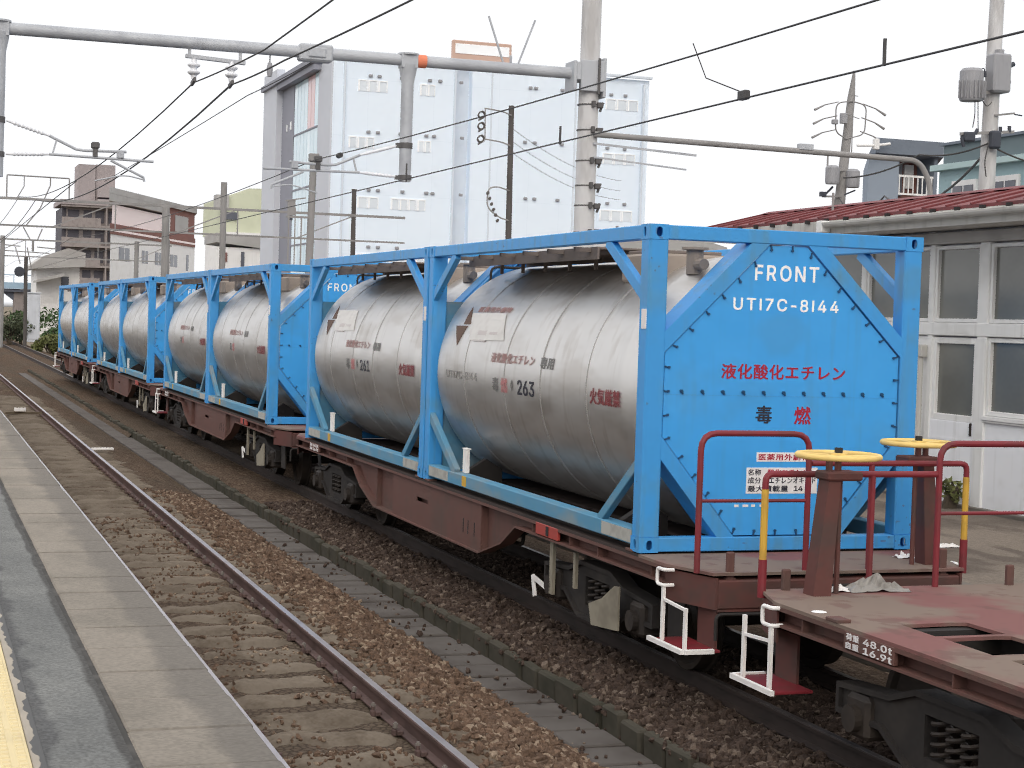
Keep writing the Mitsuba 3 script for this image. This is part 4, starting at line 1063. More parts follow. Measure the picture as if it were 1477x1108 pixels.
def wagon_end(t, f, bx, end):
    """One end of a wagon, built at the -y end; f places it (identity or half_turn)."""
    def P(name, b, m, par=t, **k):
        key = put(name, f(b), m, par, **k)
        for kind_, names in (("rails", ("handrail", "yellow_post", "brake_stand", "table", "rod", "hand_wheel", "nut", "stake")), ("steps", ("grab_handle", "step", "rim", "stirrup", "hanger_plate"))):
            if name in names:
                FITTINGS.setdefault((end, kind_), []).append(key[len(t):])
        return key

    P("end_beam", B().box(-1.02, 1.02, YA - 0.01, YA + 0.05, 0.715, 0.93, 0.012).box(-1.02, 1.02, YA + 0.05, YA + 0.14, 0.895, 0.93).box(-1.02, 1.02, YA - 0.012, YA + 0.14, 0.700, 0.7145), "wagon_end")
    for s in (-1, 1):
        P("corner_plate", B().prism([(s * 1.205, YA + 0.52), (s * 1.19, YA + 0.52), (s * 1.015, YA + 0.03), (s * 1.02, YA - 0.005), (s * 1.04, YA - 0.005)], "z", 0.715, 0.945), "wagon_end")
        g0, g1, s0, s1 = (0.52, 0.40, 0.02, 0.42) if end == "front" else (0.44, 0.57, 0.17, 0.55)
        P("grab_handle", B().tube(bend([(s * 1.19, YA + g1, 0.952), (s * 1.27, YA + g1, 0.955), (s * 1.27, YA + g0, 0.955), (s * 1.27, YA + g0, 0.838), (s * 1.27, YA + g1, 0.838), (s * 1.19, YA + g1, 0.840)], 0.03), 0.014, 8), "white_paint")
        st = P("step", B().box(s * 1.0, s * 1.31, YA + s0 - 0.06, YA + s1 + 0.12, 0.405, 0.425, 0.004), "pipe_red")
        x = s * 1.26
        P("rim", B().bar((s * 1.31, YA + s0 - 0.07, 0.422), (s * 1.31, YA + s1 + 0.14, 0.422), 0.03, 0.034).bar((s * 1.06, YA + s0 - 0.07, 0.4225), (s * 1.294, YA + s0 - 0.07, 0.4225), 0.03, 0.033), "white_paint", st)
        P("stirrup", B().bar((x, YA + s1, 0.42), (x, YA + s1, 0.845), 0.034, 0.022, (1, 0, 0)), "white_paint", st)
        P("stirrup", B().bar((x, YA + s0, 0.42), (x, YA + s0, 0.845 if end == "rear" else 0.73), 0.034, 0.022, (1, 0, 0)), "white_paint", st)
        P("stirrup", B().bar((x, YA + s1, 0.735), (x, YA + s0, 0.715), 0.02, 0.02), "white_paint", st)
        P("hanger_plate", B().box(s * 1.0, s * 1.02, YA + s0, YA + s0 + 0.30, 0.42, 0.75), "wagon_end", st)
        P("stake", B().box(s * 0.87, s * 0.93, YA + 0.035, YA + 0.075, 0.93, 1.13, 0.008).box(s * 0.86, s * 0.94, YA + 0.03, YA + 0.08, 0.78, 0.94), "wagon_red")
    # tall rail on the left, low rail over the rest, toe posts
    y = YA + 0.06
    xl, xr = -1.165, -0.28
    P("handrail", B().tube(bend([(xl, y, 0.98), (xl, y, 2.0), (xr, y, 2.0), (xr, y, 0.98)], 0.13), 0.023, 10).tube([(xl, y, 1.505), (xr, y, 1.505)], 0.013, 8), "pipe_red")
    low = P("handrail", B().tube(bend([(xr + 0.02, y, 1.783), (1.085, y, 1.783), (1.085, y, 1.66)], 0.11), 0.023, 10).tube([(0.255, y, 0.98), (0.255, y, 1.78)], 0.022, 10).tube([(1.085, y, 0.94), (1.085, y, 1.20)], 0.03, 10), "pipe_red")
    P("yellow_post", B().tube([(1.085, y, 1.19), (1.085, y, 1.68)], 0.025, 10), "pipe_yellow", low)
    # hand brake: a leaning column, its table, screw rod and wheel
    q = lambda a, b_: [(bx + a + 0.075, DZ), (bx + b_ + 0.075, DZ), (bx + b_ * 0.66 + 0.03, 1.77), (bx + a * 0.66 + 0.03, 1.77)]
    bs = P("brake_stand", B().prism(q(0.0, 0.135), "y", YA + 0.20, YA + 0.212).prism(q(0.0, 0.012), "y", YA + 0.212, YA + 0.33).prism(q(0.123, 0.135), "y", YA + 0.212, YA + 0.33).prism(q(0.0, 0.135), "y", YA + 0.331, YA + 0.343), "wagon_end")
    P("table", B().box(bx - 0.125, bx + 0.14, YA + 0.17, YA + 0.37, 1.765, 1.825, 0.012), "wagon_end", bs)
    P("rod", B().cyl((bx - 0.02, YA + 0.24, DZ), (bx - 0.02, YA + 0.24, 1.764), 0.019, 10).cyl((bx, YA + 0.24, 1.826), (bx, YA + 0.24, 1.90), 0.024, 10).cyl((bx + 0.09, YA + 0.28, 1.826), (bx + 0.09, YA + 0.28, 1.90), 0.024, 10), "wagon_end", bs)
    c = np.array([bx, YA + 0.24, 1.925])
    whl = B().tube([c + 0.275 * np.array([math.cos(a), math.sin(a), 0]) for a in np.arange(40) * 2 * PI / 40], 0.021, 10, closed=True)
    for k in range(5):
        a = 0.4 + k * 2 * PI / 5
        e = np.array([math.cos(a), math.sin(a), 0])
        whl.bar(c + e * 0.05, c + e * 0.265, 0.042, 0.016, (0, 0, 1), 0.003)
    whl.cyl(c - [0, 0, 0.02], c + [0, 0, 0.02], 0.06, 16)
    w = P("hand_wheel", whl, "wheel_yellow", bs, smooth=40)
    P("nut", B().cyl(c + [0, 0, 0.02], c + [0, 0, 0.055], 0.028, 6), "under_steel", bs)
    # coupler and hoses
    P("coupler", B().box(-0.13, 0.13, YA - 0.34, YA - 0.02, 0.60, 0.86, 0.04).box(-0.19, 0.19, YA - 0.02, YA + 0.3, 0.58, 0.90, 0.02), "under_steel")
    P("brake_hose", B().tube(bend([(-0.62, YA + 0.05, 0.66), (-0.62, YA - 0.12, 0.64), (-0.60, YA - 0.16, 0.36), (-0.55, YA - 0.375, 0.30)], 0.14), 0.024, 8), "rubber")
    P("release_rod", B().tube(bend([(-1.05, YA - 0.05, 0.50), (-1.05, YA - 0.05, 0.69), (-0.55, YA - 0.07, 0.69), (-0.10, YA - 0.1, 0.86)], 0.05), 0.013, 6), "under_steel")


def bogie(t, yc):
    b0 = put("bogie", B().box(-0.80, 0.80, yc - 0.22, yc + 0.22, 0.42, 0.68, 0.03), "under_steel", t)
    for s in (-1, 1):
        x = s * 0.985
        side = [(yc - 1.22, 0.40), (yc - 1.22, 0.56), (yc - 0.62, 0.60), (yc - 0.34, 0.69), (yc + 0.34, 0.69), (yc + 0.62, 0.60), (yc + 1.22, 0.56), (yc + 1.22, 0.40), (yc + 0.72, 0.40), (yc + 0.40, 0.23), (yc - 0.40, 0.23), (yc - 0.72, 0.40)]
        frame = sg.Polygon(side).difference(sg.box(yc - 0.27, 0.33, yc + 0.27, 0.58))
        f = put("side_frame", B().prism(frame, "x", x - 0.045, x + 0.045).prism(sg.Polygon(side).exterior.buffer(0.018, join_style=2).intersection(sg.Polygon(side).buffer(0.02)), "x", x - 0.075, x + 0.075), "under_steel", t)
        b = B()
        for k in (-0.15, 0.0, 0.15):
            pts = [(x + 0.058 * math.cos(a), yc + k + 0.058 * math.sin(a), 0.34 + 0.24 * a / (2 * PI * 4)) for a in np.linspace(0, 2 * PI * 4, 33)]
            b.tube(pts, 0.014, 6)
        put("springs", b, "wheel_steel", f)
        for q in (-0.95, 0.95):
            put("axle_box", B().box(x - 0.10, x + 0.10, yc + q - 0.13, yc + q + 0.13, 0.28, 0.55, 0.03).cyl((x + s * 0.09, yc + q, 0.405), (x + s * 0.15, yc + q, 0.405), 0.085, 16), "wheel_steel", f)
    for q in (-0.95, 0.95):
        ax = put("axle", B().cyl((-1.0, yc + q, 0.405), (1.0, yc + q, 0.405), 0.065, 12), "under_steel", t)
        for s in (-1, 1):
            prof = [(0.05, 0.055), (0.12, 0.06), (0.16, 0.03), (0.33, 0.03), (0.36, 0.062), (0.405, 0.062), (0.407, -0.01), (0.412, -0.045), (0.435, -0.055), (0.435, -0.075), (0.36, -0.078), (0.33, -0.03), (0.12, -0.03), (0.05, -0.06)]
            put("wheel", B().lathe(prof, (s * 0.575, yc + q, 0.405), (s, 0, 0), 40), "wheel_steel", ax, smooth=35)
            put("brake_shoe", B().box(s * 0.53, s * 0.63, yc + q + (0.46 if q < 0 else -0.52), yc + q + (0.52 if q < 0 else -0.46), 0.28, 0.52, 0.02), "under_steel", ax)


def make_wagon():
    t = thing("flat_wagon", "", "flat wagon")
    # deck plate with its openings, side sills with the deep belly, cross bearers
    out = sg.Polygon([(-1.215, YA + 0.5), (-1.06, YA), (1.06, YA), (1.215, YA + 0.5), (1.215, YB - 0.5), (1.06, YB), (-1.06, YB), (-1.215, YB - 0.5)])
    holes = []
    for (ya, yb) in ((11.83, 11.44), (11.37, 10.86), (10.70, 9.95), (9.85, 9.1), (9.0, 8.25), (8.15, 7.4), (7.3, 6.55)):
        for s in (-1, 1):
            for y_ in ((ya, yb), (2 * YC - yb, 2 * YC - ya)):
                p, q = y_
                holes.append(sg.Polygon([(s * 0.36, p), (s * 0.46, p + 0.02), (s * 0.83, p), (s * 0.84, q), (s * 0.46, q - 0.0), (s * 0.35, q)]).buffer(0))
    global DECK
    DECK = plate = out.difference(shapely.union_all(holes))
    put("deck", B().prism(plate, "z", DZ - 0.022, DZ), "deck_plate", t)
    for s in (-1, 1):
        prof = [(YA + 0.45, 0.955), (YA + 0.45, 0.845), (2.95, 0.845), (3.35, 0.64), (4.05, 0.452), (8.22, 0.452), (8.92, 0.64), (9.32, 0.845), (YB - 0.45, 0.845), (YB - 0.45, 0.955)]
        belly = sg.box(4.05, 0.452, 7.42 if s < 0 else 8.2, 0.935)
        belly = belly.difference(sg.box(5.95, 0.715, 6.40, 0.762))
        sill = put("side_sill", B().prism(sg.Polygon(prof), "x", s * 1.10, s * 1.112).prism(belly, "x", s * 1.175, s * 1.187)
                   .box(s * 1.09, s * 1.218, YA + 0.46, YB - 0.46, 0.935, 0.9625), "wagon_red", t)
        lower = [(YA + 0.46, 0.838), (2.95, 0.838), (3.35, 0.633), (4.05, 0.445), (8.22, 0.445), (8.92, 0.633), (9.32, 0.838), (YB - 0.46, 0.838)]
        b = B()
        for p, q in zip(lower, lower[1:]):
            b.bar((s * 1.15, p[0], p[1]), (s * 1.15, q[0], q[1]), 0.135, 0.016, (0, 0, 1))
        put("flange", b, "wagon_red", sill)
        for y in (-0.2, 0.9, 1.55, 2.5, 9.7, 10.7, 11.34, 12.4):
            put("stiffener", B().box(s * 1.1125, s * 1.20, y - 0.006, y + 0.006, 0.8465, 0.9345), "wagon_red", sill)
        for y in (4.05, 7.414, 8.21):
            put("stiffener", B().box(s * 1.1125, s * 1.1745, y - 0.006, y + 0.006, 0.456, 0.9345), "wagon_red", sill)
        for y in (4.25, 4.46, 4.62):
            put("belly_slot", B().box(s * 1.1865, s * 1.1905, y, y + 0.02, 0.58, 0.72), "dark_gap", sill)
        sgn = put("side_plate", B().box(s * 1.19, s * 1.222, 1.80, 2.36, 0.853, 0.962, 0.006), "red_sign", t)
        put("latch", B().box(s * 1.222, s * 1.232, 2.02, 2.07, 0.87, 0.95), "dark_gap", sgn)
        plate = put("side_plate", B().box(s * 1.19, s * 1.222, 11.27, 11.84, 0.853, 0.962, 0.004), "wagon_red", t)
        for row, (a, c) in enumerate((("荷重", "48.0t"), ("自重", "16.9t"))):
            for txt, y, w in ((a, 11.81, 0.15), (c, 11.61, 0.32)):
                v, f = letters(txt, w, 0.042, 0.003)
                if s < 0:
                    v = np.column_stack([-1.222 - v[:, 2], y - v[:, 0], 0.912 - 0.053 * row + v[:, 1]])
                else:
                    v = np.column_stack([1.222 + v[:, 2], 2 * 11.555 - y + v[:, 0], 0.912 - 0.053 * row + v[:, 1]])
                put("lettering", (v, f), "placard_white", plate)
        for y in (0.2, 5.9, 6.3, 12.0):
            put("container_lock", B().box(s * 1.12, s * 1.222, y - 0.07, y + 0.07, DZ, DZ + 0.022, 0.004), "wagon_red", t)
    put("centre_sill", B().box(-0.16, 0.16, YA + 0.1, YB - 0.1, 0.62, 0.955), "under_steel", t)
    b = B()
    for y in np.arange(-0.2, 12.8, 1.0):
        b.box(-1.09, 1.09, y - 0.05, y + 0.05, 0.80, 0.955)
    put("cross_bearer", b, "under_steel", t)
    put("air_tank", B().cyl((-0.45, 5.0, 0.62), (-0.45, 6.5, 0.62), 0.16, 20).cyl((0.5, 6.0, 0.6), (0.5, 7.2, 0.6), 0.18, 20), "under_steel", t)
    wagon_end(t, lambda b: b, 0.765, "front")
    wagon_end(t, half_turn, 0.635, "rear")
    for yc in (1.30, 2 * YC - 1.30):
        bogie(t, yc)
    # brake rigging beside the bogies and the pale guard plate
    for f in (lambda b: b, half_turn):
        P = lambda name, b, m: put(name, f(b), m, t)
        P("guard_plate", B().prism(GUARD, "x", -1.16, -1.145), "guard_beige")
        P("brake_lever", B().bar((-1.12, 2.60, 0.24), (-1.12, 2.67, 0.43), 0.022, 0.05, (0, 1, 0)).bar((-1.12, 2.64, 0.41), (-1.12, 2.20, 0.35), 0.022, 0.04, (0, 1, 0)), "white_paint")
        P("hanger", B().bar((-1.12, 2.16, 0.33), (-1.12, 2.16, 0.80), 0.03, 0.08, (0, 1, 0)), "guard_beige")
        P("hanger", B().bar((-1.12, 1.59, 0.47), (-1.12, 1.59, 0.78), 0.03, 0.05, (0, 1, 0)), "guard_beige")
        P("pipe", B().tube(bend([(-1.0, 3.3, 0.80), (-1.0, 3.3, 0.62), (-1.0, 3.9, 0.60), (-0.9, 5.0, 0.60)], 0.08), 0.02, 8), "under_steel")
        P("mud_plate", B().box(-1.0, -0.98, -0.40, -0.10, 0.32, 0.80), "under_steel")
    return t


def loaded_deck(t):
    """Under the containers the deck is coloured black to paint in the shade of the tanks; its ends are as on the empty wagon."""
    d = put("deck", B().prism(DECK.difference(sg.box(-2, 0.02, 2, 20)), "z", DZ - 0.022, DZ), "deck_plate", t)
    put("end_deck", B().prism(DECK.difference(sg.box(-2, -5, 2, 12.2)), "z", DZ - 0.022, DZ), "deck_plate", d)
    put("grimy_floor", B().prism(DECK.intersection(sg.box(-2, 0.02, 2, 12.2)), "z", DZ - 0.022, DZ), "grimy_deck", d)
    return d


wag = make_wagon()
WL = ["empty reddish flat wagon nearest the platform end, its bare deck showing openings", "flat wagon carrying the nearest pair of tank containers",
      "flat wagon under the third and fourth tank containers", "flat wagon under the fifth and sixth tank containers", "farthest flat wagon, under the last two tank containers"]
# the far wagons show no rails or brakes at their ends, and steps at one end only
BARE = [FITTINGS["rear", "rails"] + FITTINGS["rear", "steps"], FITTINGS["front", "rails"] + FITTINGS["front", "steps"] + FITTINGS["rear", "rails"],
        FITTINGS["front", "rails"] + FITTINGS["front", "steps"] + FITTINGS["rear", "rails"], FITTINGS["front", "rails"] + FITTINGS["front", "steps"] + FITTINGS["rear", "rails"]]
for i, y in enumerate((0.0, 15.0, 30.0, 45.0)):
    key = thing("flat_wagon", "", "flat wagon")
    dup(wag, key, shift(0, y, 0), drop=BARE[i], skip=("__deck",) if i < 2 else ("__deck", "springs", "latch", "nut", "belly_slot", "__lettering"))
    if i == 0:
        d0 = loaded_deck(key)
    else:
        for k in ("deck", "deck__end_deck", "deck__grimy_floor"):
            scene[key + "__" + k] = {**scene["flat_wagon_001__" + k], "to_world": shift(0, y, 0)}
    labels[key].update(label=WL[i + 1], category="flat wagon", group="flat wagons of the freight train")
for key in [k for k in scene if isinstance(scene[k], dict) and k.startswith("flat_wagon__")]:
    scene[key] = {**scene[key], "to_world": shift(0, -15.0, 0)}
labels[wag].update(label=WL[0], category="flat wagon", group="flat wagons of the freight train")
# two white lamp lenses let into the near wagon's deck edge
b = B()
for x, y in ((-1.115, -2.66), (-1.122, -2.97)):
    b.lathe([(0.0001, 0.006), (0.04, 0.004), (0.05, 0.0005)], (x, y, DZ), (0, 0, 1), 16)
put("deck_stud", b, "white_paint", wag, smooth=True)


def crumpled(cx, cy, z0, w, d, h, seed):
    v, f = ground_sheet(-0.5, 0.5, -0.5, 0.5, 0.06, 0.06, lambda X, Y: X * 0)
    P = v.copy()
    r = np.hypot(v[:, 0], v[:, 1])
    n1 = meshkit.fbm(np.column_stack([v[:, 0] * 5, v[:, 1] * 5, v[:, 0] * 0 + seed]), 4, seed)
    P[:, 2] = np.clip((0.62 - r) * 1.5, 0, 1) * (0.25 + 1.15 * np.abs(n1 - 0.45) * 4) * h * 0.5
    P[:, 0] = cx + v[:, 0] * w + (meshkit.noise(v * 6 + 3, seed) - 0.5) * 0.12 * w
    P[:, 1] = cy + v[:, 1] * d + (meshkit.noise(v * 6 + 9, seed) - 0.5) * 0.12 * d
    P[:, 2] += z0 + 0.004
    return P, f


tagk = thing("plastic_sheet", "crumpled grey plastic sheet lying in the gap end of the near flat wagon", "plastic sheet")
scene[tagk] = mikit.ply(crumpled(-0.27, -1.90, DZ, 0.46, 0.22, 0.20, 3), "surface_plastic_sheet", smooth=False)
tagk = thing("paper_scrap", "small white paper scrap on the deck beside the left brake column", "litter")
scene[tagk] = mikit.ply(crumpled(-0.58, -1.90, DZ, 0.24, 0.14, 0.10, 5), "surface_white_paint", smooth=False)
tagk = thing("paper_scrap", "tiny white paper scrap on the deck by the right corner of the blue container", "litter")
scene[tagk] = mikit.ply(crumpled(0.90, -0.40, DZ, 0.16, 0.12, 0.10, 8), "surface_white_paint", smooth=False)
tagk = thing("paper_scrap", "white litter lying on the dusty yard right of the train", "litter")
scene[tagk] = mikit.ply(crumpled(3.9, 3.6, 0.50, 0.32, 0.2, 0.09, 9), "surface_white_paint", smooth=False)


# ------------------------------------------------------------------ the white station shed on the goods yard
t = thing("station_shed", "long white railway shed with a red metal roof and grey frosted windows", "building")
SX, SZ = 6.5, 0.5
put("wall", B().box(SX + 0.12, 9.5, -8, 13.6, SZ - 0.2, 4.55), "shed_white", t)
bays = []
yb_ = 13.5
# posts and panes: (y from, y to) of each bay, left to right as seen from the track
edges = [13.5, 12.35, 12.25, 11.15, 11.05, 9.95, 9.85, 8.62]
bay_list = [(13.40, 12.32), (12.20, 11.12), (11.00, 9.92), (9.80, 8.72), (8.60, 8.13), (8.02, 6.97), (6.75, 5.30), (5.12, 3.70), (3.5, 2.1), (1.9, 0.5), (0.3, -1.1)]


def window(name, ya, yb, za, zb, fr=0.05, parent=t, pane="frosted_glass"):
    w = put(name, B().box(SX - 0.02, SX + 0.07, ya, ya - fr, za, zb, 0.006).box(SX - 0.02, SX + 0.07, yb + fr, yb, za, zb, 0.006).box(SX - 0.019, SX + 0.07, ya - fr, yb + fr, zb - fr, zb, 0.006).box(SX - 0.019, SX + 0.07, ya - fr, yb + fr, za, za + fr, 0.006), "frame_white", parent)
    put("pane", B().box(SX + 0.03, SX + 0.045, ya - fr - 0.002, yb + fr + 0.002, za + fr + 0.002, zb - fr - 0.002), pane, w)
    return w


for i, (ya, yb) in enumerate(bay_list):
    window("window", ya, yb, 2.93, 3.95)
    if i == 5:
        d = put("door", B().box(SX - 0.03, SX + 0.06, 8.02, 6.97, SZ + 0.01, 1.62, 0.006).box(SX - 0.035, SX - 0.028, 7.96, 7.03, 1.36, 1.40), "shed_white", t)
        window("window", 8.02, 6.97, 1.622, 2.73, 0.085, d)
        put("handle", B().box(SX - 0.05, SX - 0.03, 7.06, 7.02, 1.45, 1.62, 0.006), "under_steel", d)
    elif i == 4:
        put("narrow_panel", B().box(SX - 0.01, SX + 0.06, ya, yb, SZ, 2.74, 0.006), "frame_white", t)
    else:
        window("window", ya, yb, 1.74, 2.74, 0.06)
        put("sill", B().box(SX - 0.07, SX + 0.05, ya + 0.02, yb - 0.02, 1.68, 1.735, 0.006).box(SX - 0.05, SX + 0.05, ya + 0.02, yb - 0.02, 1.655, 1.678), "frame_white", t)
        put("panel", B().box(SX - 0.012, SX + 0.1, ya + 0.05, yb - 0.10, SZ - 0.05, 1.652, 0.005), "shed_white", t)
    if yb > -1:
        put("post", B().box(SX - 0.045, SX + 0.115, yb - 0.002, yb - (0.118 if i != 5 else 0.218), SZ - 0.05, 3.97, 0.008), "frame_white", t)
put("rail_beam", B().box(SX - 0.055, SX + 0.118, 13.5, -1.2, 2.75, 2.925, 0.01), "frame_white", t)
put("head_beam", B().box(SX - 0.05, SX + 0.118, 13.55, -3.0, 3.975, 4.13, 0.01), "soffit_grey", t)
put("ground_strip", B().box(SX - 0.10, SX + 0.11, 13.5, -3.0, SZ - 0.05, SZ + 0.045, 0.01), "old_concrete", t)
put("down_pipe", B().tube([(SX - 0.10, 8.18, SZ), (SX - 0.10, 8.18, 2.60)], 0.035, 10).box(SX - 0.15, SX - 0.05, 8.10, 8.26, 2.45, 2.62, 0.01), "gutter_grey", t)
# roof: two slopes with standing seams, soffit, gutter
RY0, RY1, EX, EZ, RX, RZ = -8.0, 13.95, 5.78, 4.385, 7.0, 4.70
sl_ = (RZ - EZ) / (RX - EX)
roof = put("roof", B().prism([(EX, EZ), (RX, RZ), (10.2, EZ - 0.35), (10.2, EZ - 0.42), (RX, RZ - 0.06), (EX, EZ - 0.045)], "y", RY0, RY1), "roof_red", t)
b0 = None
for k in range(40):
    y = 13.9 - 0.55 * k
    if y < RY0:
        break
    m = B().bar((EX - 0.010, y, EZ + 0.010), (RX, y, RZ + 0.010), 0.032, 0.026, (0, 0, 1), 0.004)
    put("seam", m, "roof_red", roof)
put("ridge_cap", B().prism([(RX - 0.16, RZ - 0.02), (RX, RZ + 0.03), (RX + 0.16, RZ - 0.02)], "y", RY0, RY1 + 0.02), "roof_red", roof)
b = B()
for k in range(40):
    y = 13.62 - 0.55 * k
    b.box(EX - 0.05, EX + 0.02, y - 0.035, y + 0.035, EZ - 0.075, EZ - 0.02)
labels[put("gutter_bracket", b, "dark_gap", t)] = {"kind": "stuff", "label": "dark gutter brackets under the roof edge"}
put("soffit", B().box(EX + 0.03, SX + 0.11, RY0, RY1 - 0.1, 4.16, 4.20), "soffit_grey", t)
put("fascia", B().box(EX + 0.0, EX + 0.03, RY0, RY1 - 0.1, 4.14, 4.34), "gutter_grey", t)
gut = [(EX - 0.10 + 0.065 * math.cos(a), 4.30 + 0.075 * math.sin(a)) for a in np.linspace(PI, 2 * PI, 9)]
gut += [(EX - 0.10 + 0.057 * math.cos(a), 4.305 + 0.067 * math.sin(a)) for a in np.linspace(2 * PI, PI, 9)]
put("gutter", B().prism(gut, "y", RY0, 9.65), "gutter_grey", t)
put("gutter_box", B().box(EX - 0.16, EX - 0.02, 9.66, 9.82, 4.16, 4.33, 0.01), "frame_white", t)
put("vent_pipe", B().cyl((6.6, 11.1, 4.55), (6.6, 11.1, 4.86), 0.02, 8), "pole_grey", t)

# low roofs beyond the shed
t = thing("low_shed", "low pale shed roof beyond the left end of the red-roofed shed", "building")
put("roof", B().prism([(8.9, 4.45), (10.6, 5.25), (12.6, 4.75), (12.6, 4.6), (8.9, 4.35)], "y", 27, 34), "roof_grey", t)
put("wall", B().box(9.1, 12.4, 27.2, 33.8, 0, 4.35), "hotel_grey", t)
b = B()
for x in (8.95, 9.6, 10.4):
    b.box(x, x + 0.05, 27, 27.05, 4.4, 5.15)
put("railing", b.box(8.9, 10.5, 27, 27.05, 5.0, 5.05), "pole_grey", t)

# ------------------------------------------------------------------ the tall pale blue building
HX0, HX1, HY, HD, HZ = 15.1, 34.02, 82.0, 15.0, 17.05
px = lambda p: HX0 + (p - 481.0) / 23.94
t = thing("tall_building", "tall pale blue panelled building with a glazed stair strip on its left side", "building")
put("wall", B().box(HX0, px(650), HY, HY + HD, 0, HZ), "hotel_panel", t)
put("wall", B().box(px(650) - 0.01, px(672), HY + 0.5, HY + HD, 0, HZ - 0.05), "hotel_recess", t, label="recessed strip of wall, greyed to paint its setback shade, between two pale blue parts")  # grey of this strip is setback shade put into the colour
put("wall", B().box(px(672), px(858), HY - 0.15, HY + HD, 0, HZ + 0.02), "hotel_panel", t)
put("wall", B().box(px(858), HX1, HY + 0.1, HY + HD, 0, HZ - 0.03), "hotel_panel", t)
for p in (496, 648.5, 700, 822, 924):
    put("pilaster", B().box(px(p) - 0.05, px(p) + 0.05, HY - 0.21, HY - 0.0, 0, HZ - 0.3, 0.01), "hotel_recess", t)
put("parapet", B().box(HX0 - 0.05, HX1 + 0.05, HY - 0.26, HY - 0.02, HZ + 0.03, HZ + 0.16), "hotel_recess", t)
groups = []
for z, l in ((15.5, [(514, 555, 3), (599, 621, 2), (868, 918, 3)]), (12.35, [(503, 539, 3), (598, 617, 2), (866, 916, 3)]), (9.05, [(517, 547, 2), (563, 612, 4), (864, 914, 3)]), (5.9, [(517, 547, 2), (563, 612, 4)])):
    for p0, p1, k in l:
        groups.append((z, p0, p1, k))
for z, p0, p1, k in groups:
    w_ = (px(p1) - px(p0)) / k
    yy = HY + (0.1 if p0 > 800 else 0.0)
    for i in range(k):
        x0 = px(p0) + i * w_
        w = put("window", B().box(x0 + 0.02, x0 + 0.11, yy - 0.07, yy + 0.0, z - 0.32, z + 0.32).box(x0 + w_ - 0.06, x0 + w_ - 0.02, yy - 0.07, yy, z - 0.32, z + 0.32).box(x0 + 0.11, x0 + w_ - 0.06, yy - 0.07, yy, z + 0.26, z + 0.32), "hotel_white", t)
        put("pane", B().box(x0 + 0.112, x0 + w_ - 0.062, yy - 0.03, yy - 0.003, z - 0.31, z + 0.258), "hotel_pane", w)
for z in (16.05, 12.95, 9.75, 6.6):
    for p in (532, 545, 576, 610, 624, 658, 752, 764, 802, 876, 900):
        yy = HY - (0.15 if 672 < p < 858 else 0.0) + (0.1 if p > 858 else 0.0)
        q = px(p + rng.uniform(-4, 4))
        put("vent", B().box(q - 0.11, q + 0.11, yy - 0.14, yy + 0.0, z - 0.08, z + 0.08, 0.03), "vent_dark", t)
# the left side, seen end on: pillar, dark recess, glazed strip, wall
put("side_pillar", B().box(HX0 - 0.5, HX0 - 0.004, 95.3, 99.5, 0, HZ + 0.85), "hotel_grey", t)
put("side_recess", B().box(HX0 - 0.12, HX0 - 0.004, 91.8, 95.3, 0, HZ + 0.2), "hotel_dark", t)
put("recess_light", B().box(HX0 - 0.16, HX0 - 0.122, 92.4, 92.7, 13.9, 14.4).box(HX0 - 0.16, HX0 - 0.122, 93.6, 93.8, 13.9, 14.3), "hotel_white", t)
put("side_wall", B().box(HX0 - 0.1, HX0 - 0.004, 82.02, 85.2, 0, HZ - 0.2), "hotel_grey", t)
put("eaves", B().box(HX0 - 0.7, HX0 - 0.002, 84.5, 99.6, HZ - 0.15, HZ + 0.18).box(HX0 - 0.55, HX0 - 0.002, 84.6, 95.2, HZ - 0.5, HZ - 0.152), "hotel_dark", t)
yy = 85.25
for k in range(7):
    y0_, y1_ = yy + k * 0.93, yy + (k + 1) * 0.93 - 0.05
    for z0, z1 in ((0.5, 6.8), (6.9, 10.1), (10.2, 13.4), (13.5, 16.5)):
        put("glass_panel", B().box(HX0 - 0.09, HX0 - 0.004, y0_ + 0.04, y1_, z0, z1), "glazing_pink" if (k in (1, 2) and z0 > 13) else "glazing", t)
for z in (6.8, 10.1, 13.4):
    put("glazing_bar", B().box(HX0 - 0.14, HX0 - 0.003, 85.2, 91.79, z, z + 0.1), "hotel_dark", t)
sg_ = put("roof_sign", B().box(px(648), px(733), HY + 0.6, HY + 0.9, HZ + 0.25, HZ + 1.5, 0.05), "sign_brown", t)
put("panel", B().box(px(652), px(729), HY + 0.56, HY + 0.598, HZ + 0.75, HZ + 1.3), "hotel_white", sg_)


# ------------------------------------------------------------------ houses far left
def turned(o, ang):
    c, s = math.cos(math.radians(ang)), math.sin(math.radians(ang))
    return np.array([[c, -s, 0], [s, c, 0], [0, 0, 1]]), (o[0], o[1], 0)


